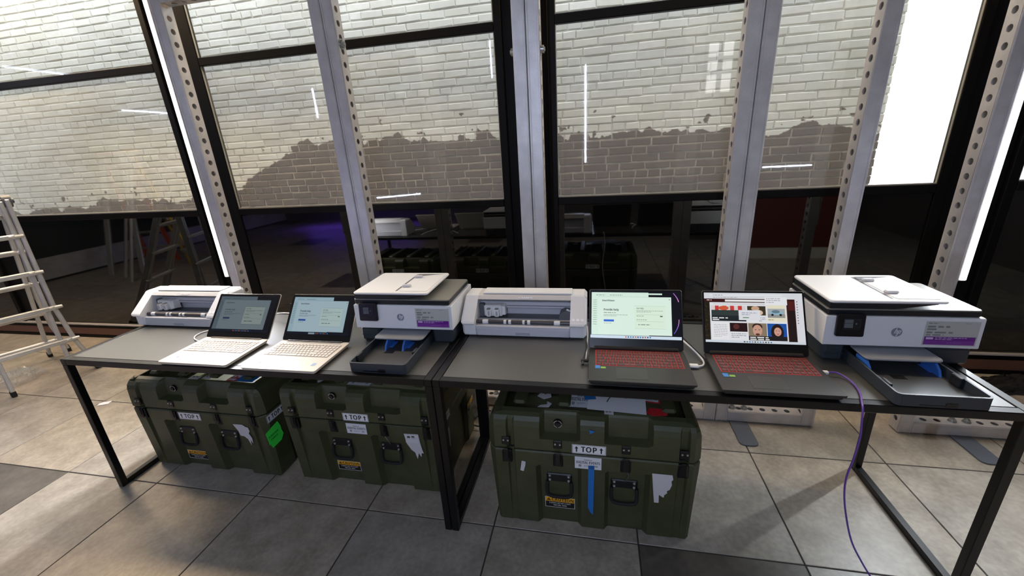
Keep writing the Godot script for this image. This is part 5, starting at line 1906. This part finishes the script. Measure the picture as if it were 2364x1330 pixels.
# ------------------------------------------------------------------ what stands behind the viewer and shows in the black glass
func build_room_behind() -> void:
	var o := thing("red_partition", Vector3(4.35, 0, 1.22), "dark red partition with a cream skirting, mirrored in the black glass", "partition")
	boxpart(o, "panel", Vector3(0, 0.02, 0.012), Vector3(1.05, 1.0, 0.12), M.partition_red, 0.004)
	boxpart(o, "skirting", Vector3(-0.004, 0, 0), Vector3(1.054, 0.14, 0.132), M.cream_skirting, 0.004)
	boxpart(o, "end_post", Vector3(1.05, 0, 0.0), Vector3(1.11, 1.0, 0.13), M.frame_black, 0.004)
	for q in [["yellow_ladder", Vector3(-4.05, 0, 0.95), M.yellow_fibreglass, "yellow step ladder mirrored in the black glass", 0.5], ["orange_ladder", Vector3(-5.1, 0, 1.3), M.orange_fibreglass, "orange step ladder mirrored in the black glass", -0.3]]:
		var l := thing(q[0], q[1], q[3], "ladder", "fibreglass step ladders", q[4])
		for x in [-0.24, 0.24]:
			for side in [[0.0, 0.0], [-0.85, -0.06]]:
				var s := Shape.new()
				s.bar(Vector3(x, 0, side[0] if side[0] != 0.0 else 0.0), Vector3(x * 0.6, 1.8, -0.36), 0.03, 0.075, Vector3(1, 0, 0), 0.004)
				part(l, "rail", s, q[2] if side[0] == 0.0 else M.ladder_aluminium)
		for k in 6:
			var t := (k + 1) / 6.6
			var s := Shape.new()
			s.cbox(Vector3(0, 1.8 * t, -0.36 * t), Vector3(0.44 - 0.18 * t, 0.03, 0.08), 0.004)
			part(l, "step", s, M.ladder_aluminium)
		var s := Shape.new()
		s.cbox(Vector3(0, 1.82, -0.36), Vector3(0.34, 0.05, 0.16), 0.008)
		part(l, "top_cap", s, q[2])
	boxpart(o, "counter_top", Vector3(-0.02, 1.0, -0.02), Vector3(1.13, 1.03, 0.15), M.frame_black, 0.004)
	# cool tube lamps in the room behind, which show as thin blue-white lines in the window glass
	var cool := rgb8(206, 220, 255)
	tube_lamp(Vector3(2.27, 1.26, 2.5), Vector3(2.27, 2.65, 2.5), Vector3(0, 0, -1), cool, 3.0, "tall upright tube lamp behind the viewer")
	tube_lamp(Vector3(0.83, 2.60, 2.5), Vector3(0.83, 3.11, 2.5), Vector3(0, 0, -1), cool, 0.4, "short upright tube lamp high behind the viewer")
	tube_lamp(Vector3(-2.33, 2.24, 2.5), Vector3(-2.33, 2.70, 2.5), Vector3(0, 0, -1), cool, 0.6, "short upright tube lamp behind the ladder's side of the room")
	tube_lamp(Vector3(-1.46, 0.83, 2.5), Vector3(-0.61, 0.87, 2.5), Vector3(0, 0, -1), cool, 0.6, "low level tube lamp behind the viewer")
	tube_lamp(Vector3(4.87, 1.06, 2.5), Vector3(5.69, 1.06, 2.5), Vector3(0, 0, -1), cool, 0.6, "level tube lamp behind the red partition")
	tube_lamp(Vector3(-5.86, 2.58, 2.0), Vector3(-5.86, 2.58, 3.3), Vector3(1, 0, 0), cool, 1.5, "tube lamp along the dark green wall")
	tube_lamp(Vector3(-3.25, 2.60, -1.0), Vector3(-3.25, 2.60, -0.3), Vector3(0, -1, 0), cool, 1.2, "tube lamp hanging over the ladder's side of the window")
	tube_lamp(Vector3(-4.4, 0.5, 4.3), Vector3(-1.6, 0.5, 4.3), Vector3(0, -1, 0), rgb8(110, 70, 255), 9.0, "violet tube lamp low at the back of the room")


func tube_lamp(a: Vector3, b: Vector3, face: Vector3, c: Color, energy: float, label: String) -> void:
	var o := thing("tube_lamp", (a + b) / 2, label, "lamp", "tube lamps behind the viewer")
	var h := (b - a).length()
	var dir := (b - a).normalized()
	var z := face
	var turn := Basis(dir.cross(z).normalized(), dir, z)
	var s := Shape.new()
	s.xf = Transform3D(turn, Vector3.ZERO)
	s.box(Vector3(-0.02, -h / 2 - 0.01, -0.04), Vector3(0.02, h / 2 + 0.01, 0.0), 0.003)
	part(o, "housing", s, M.frame_black)
	s = Shape.new()
	s.xf = Transform3D(turn, Vector3.ZERO)
	s.box(Vector3(-0.006, -h / 2, 0.0), Vector3(0.006, h / 2, 0.012), 0.003)
	part(o, "glowing_tube", s, glow_mat("tube_glow", c, 3.0))
	var l := AreaLight3D.new()
	l.name = "tube_light"
	l.area_size = Vector2(0.012, h)
	l.light_color = c
	l.light_energy = energy
	l.area_range = 20.0
	l.area_attenuation = 2.0
	l.shadow_enabled = true
	o.add_child(l)
	l.transform = Transform3D(Basis(-turn.x, turn.y, -turn.z), z * 0.018)
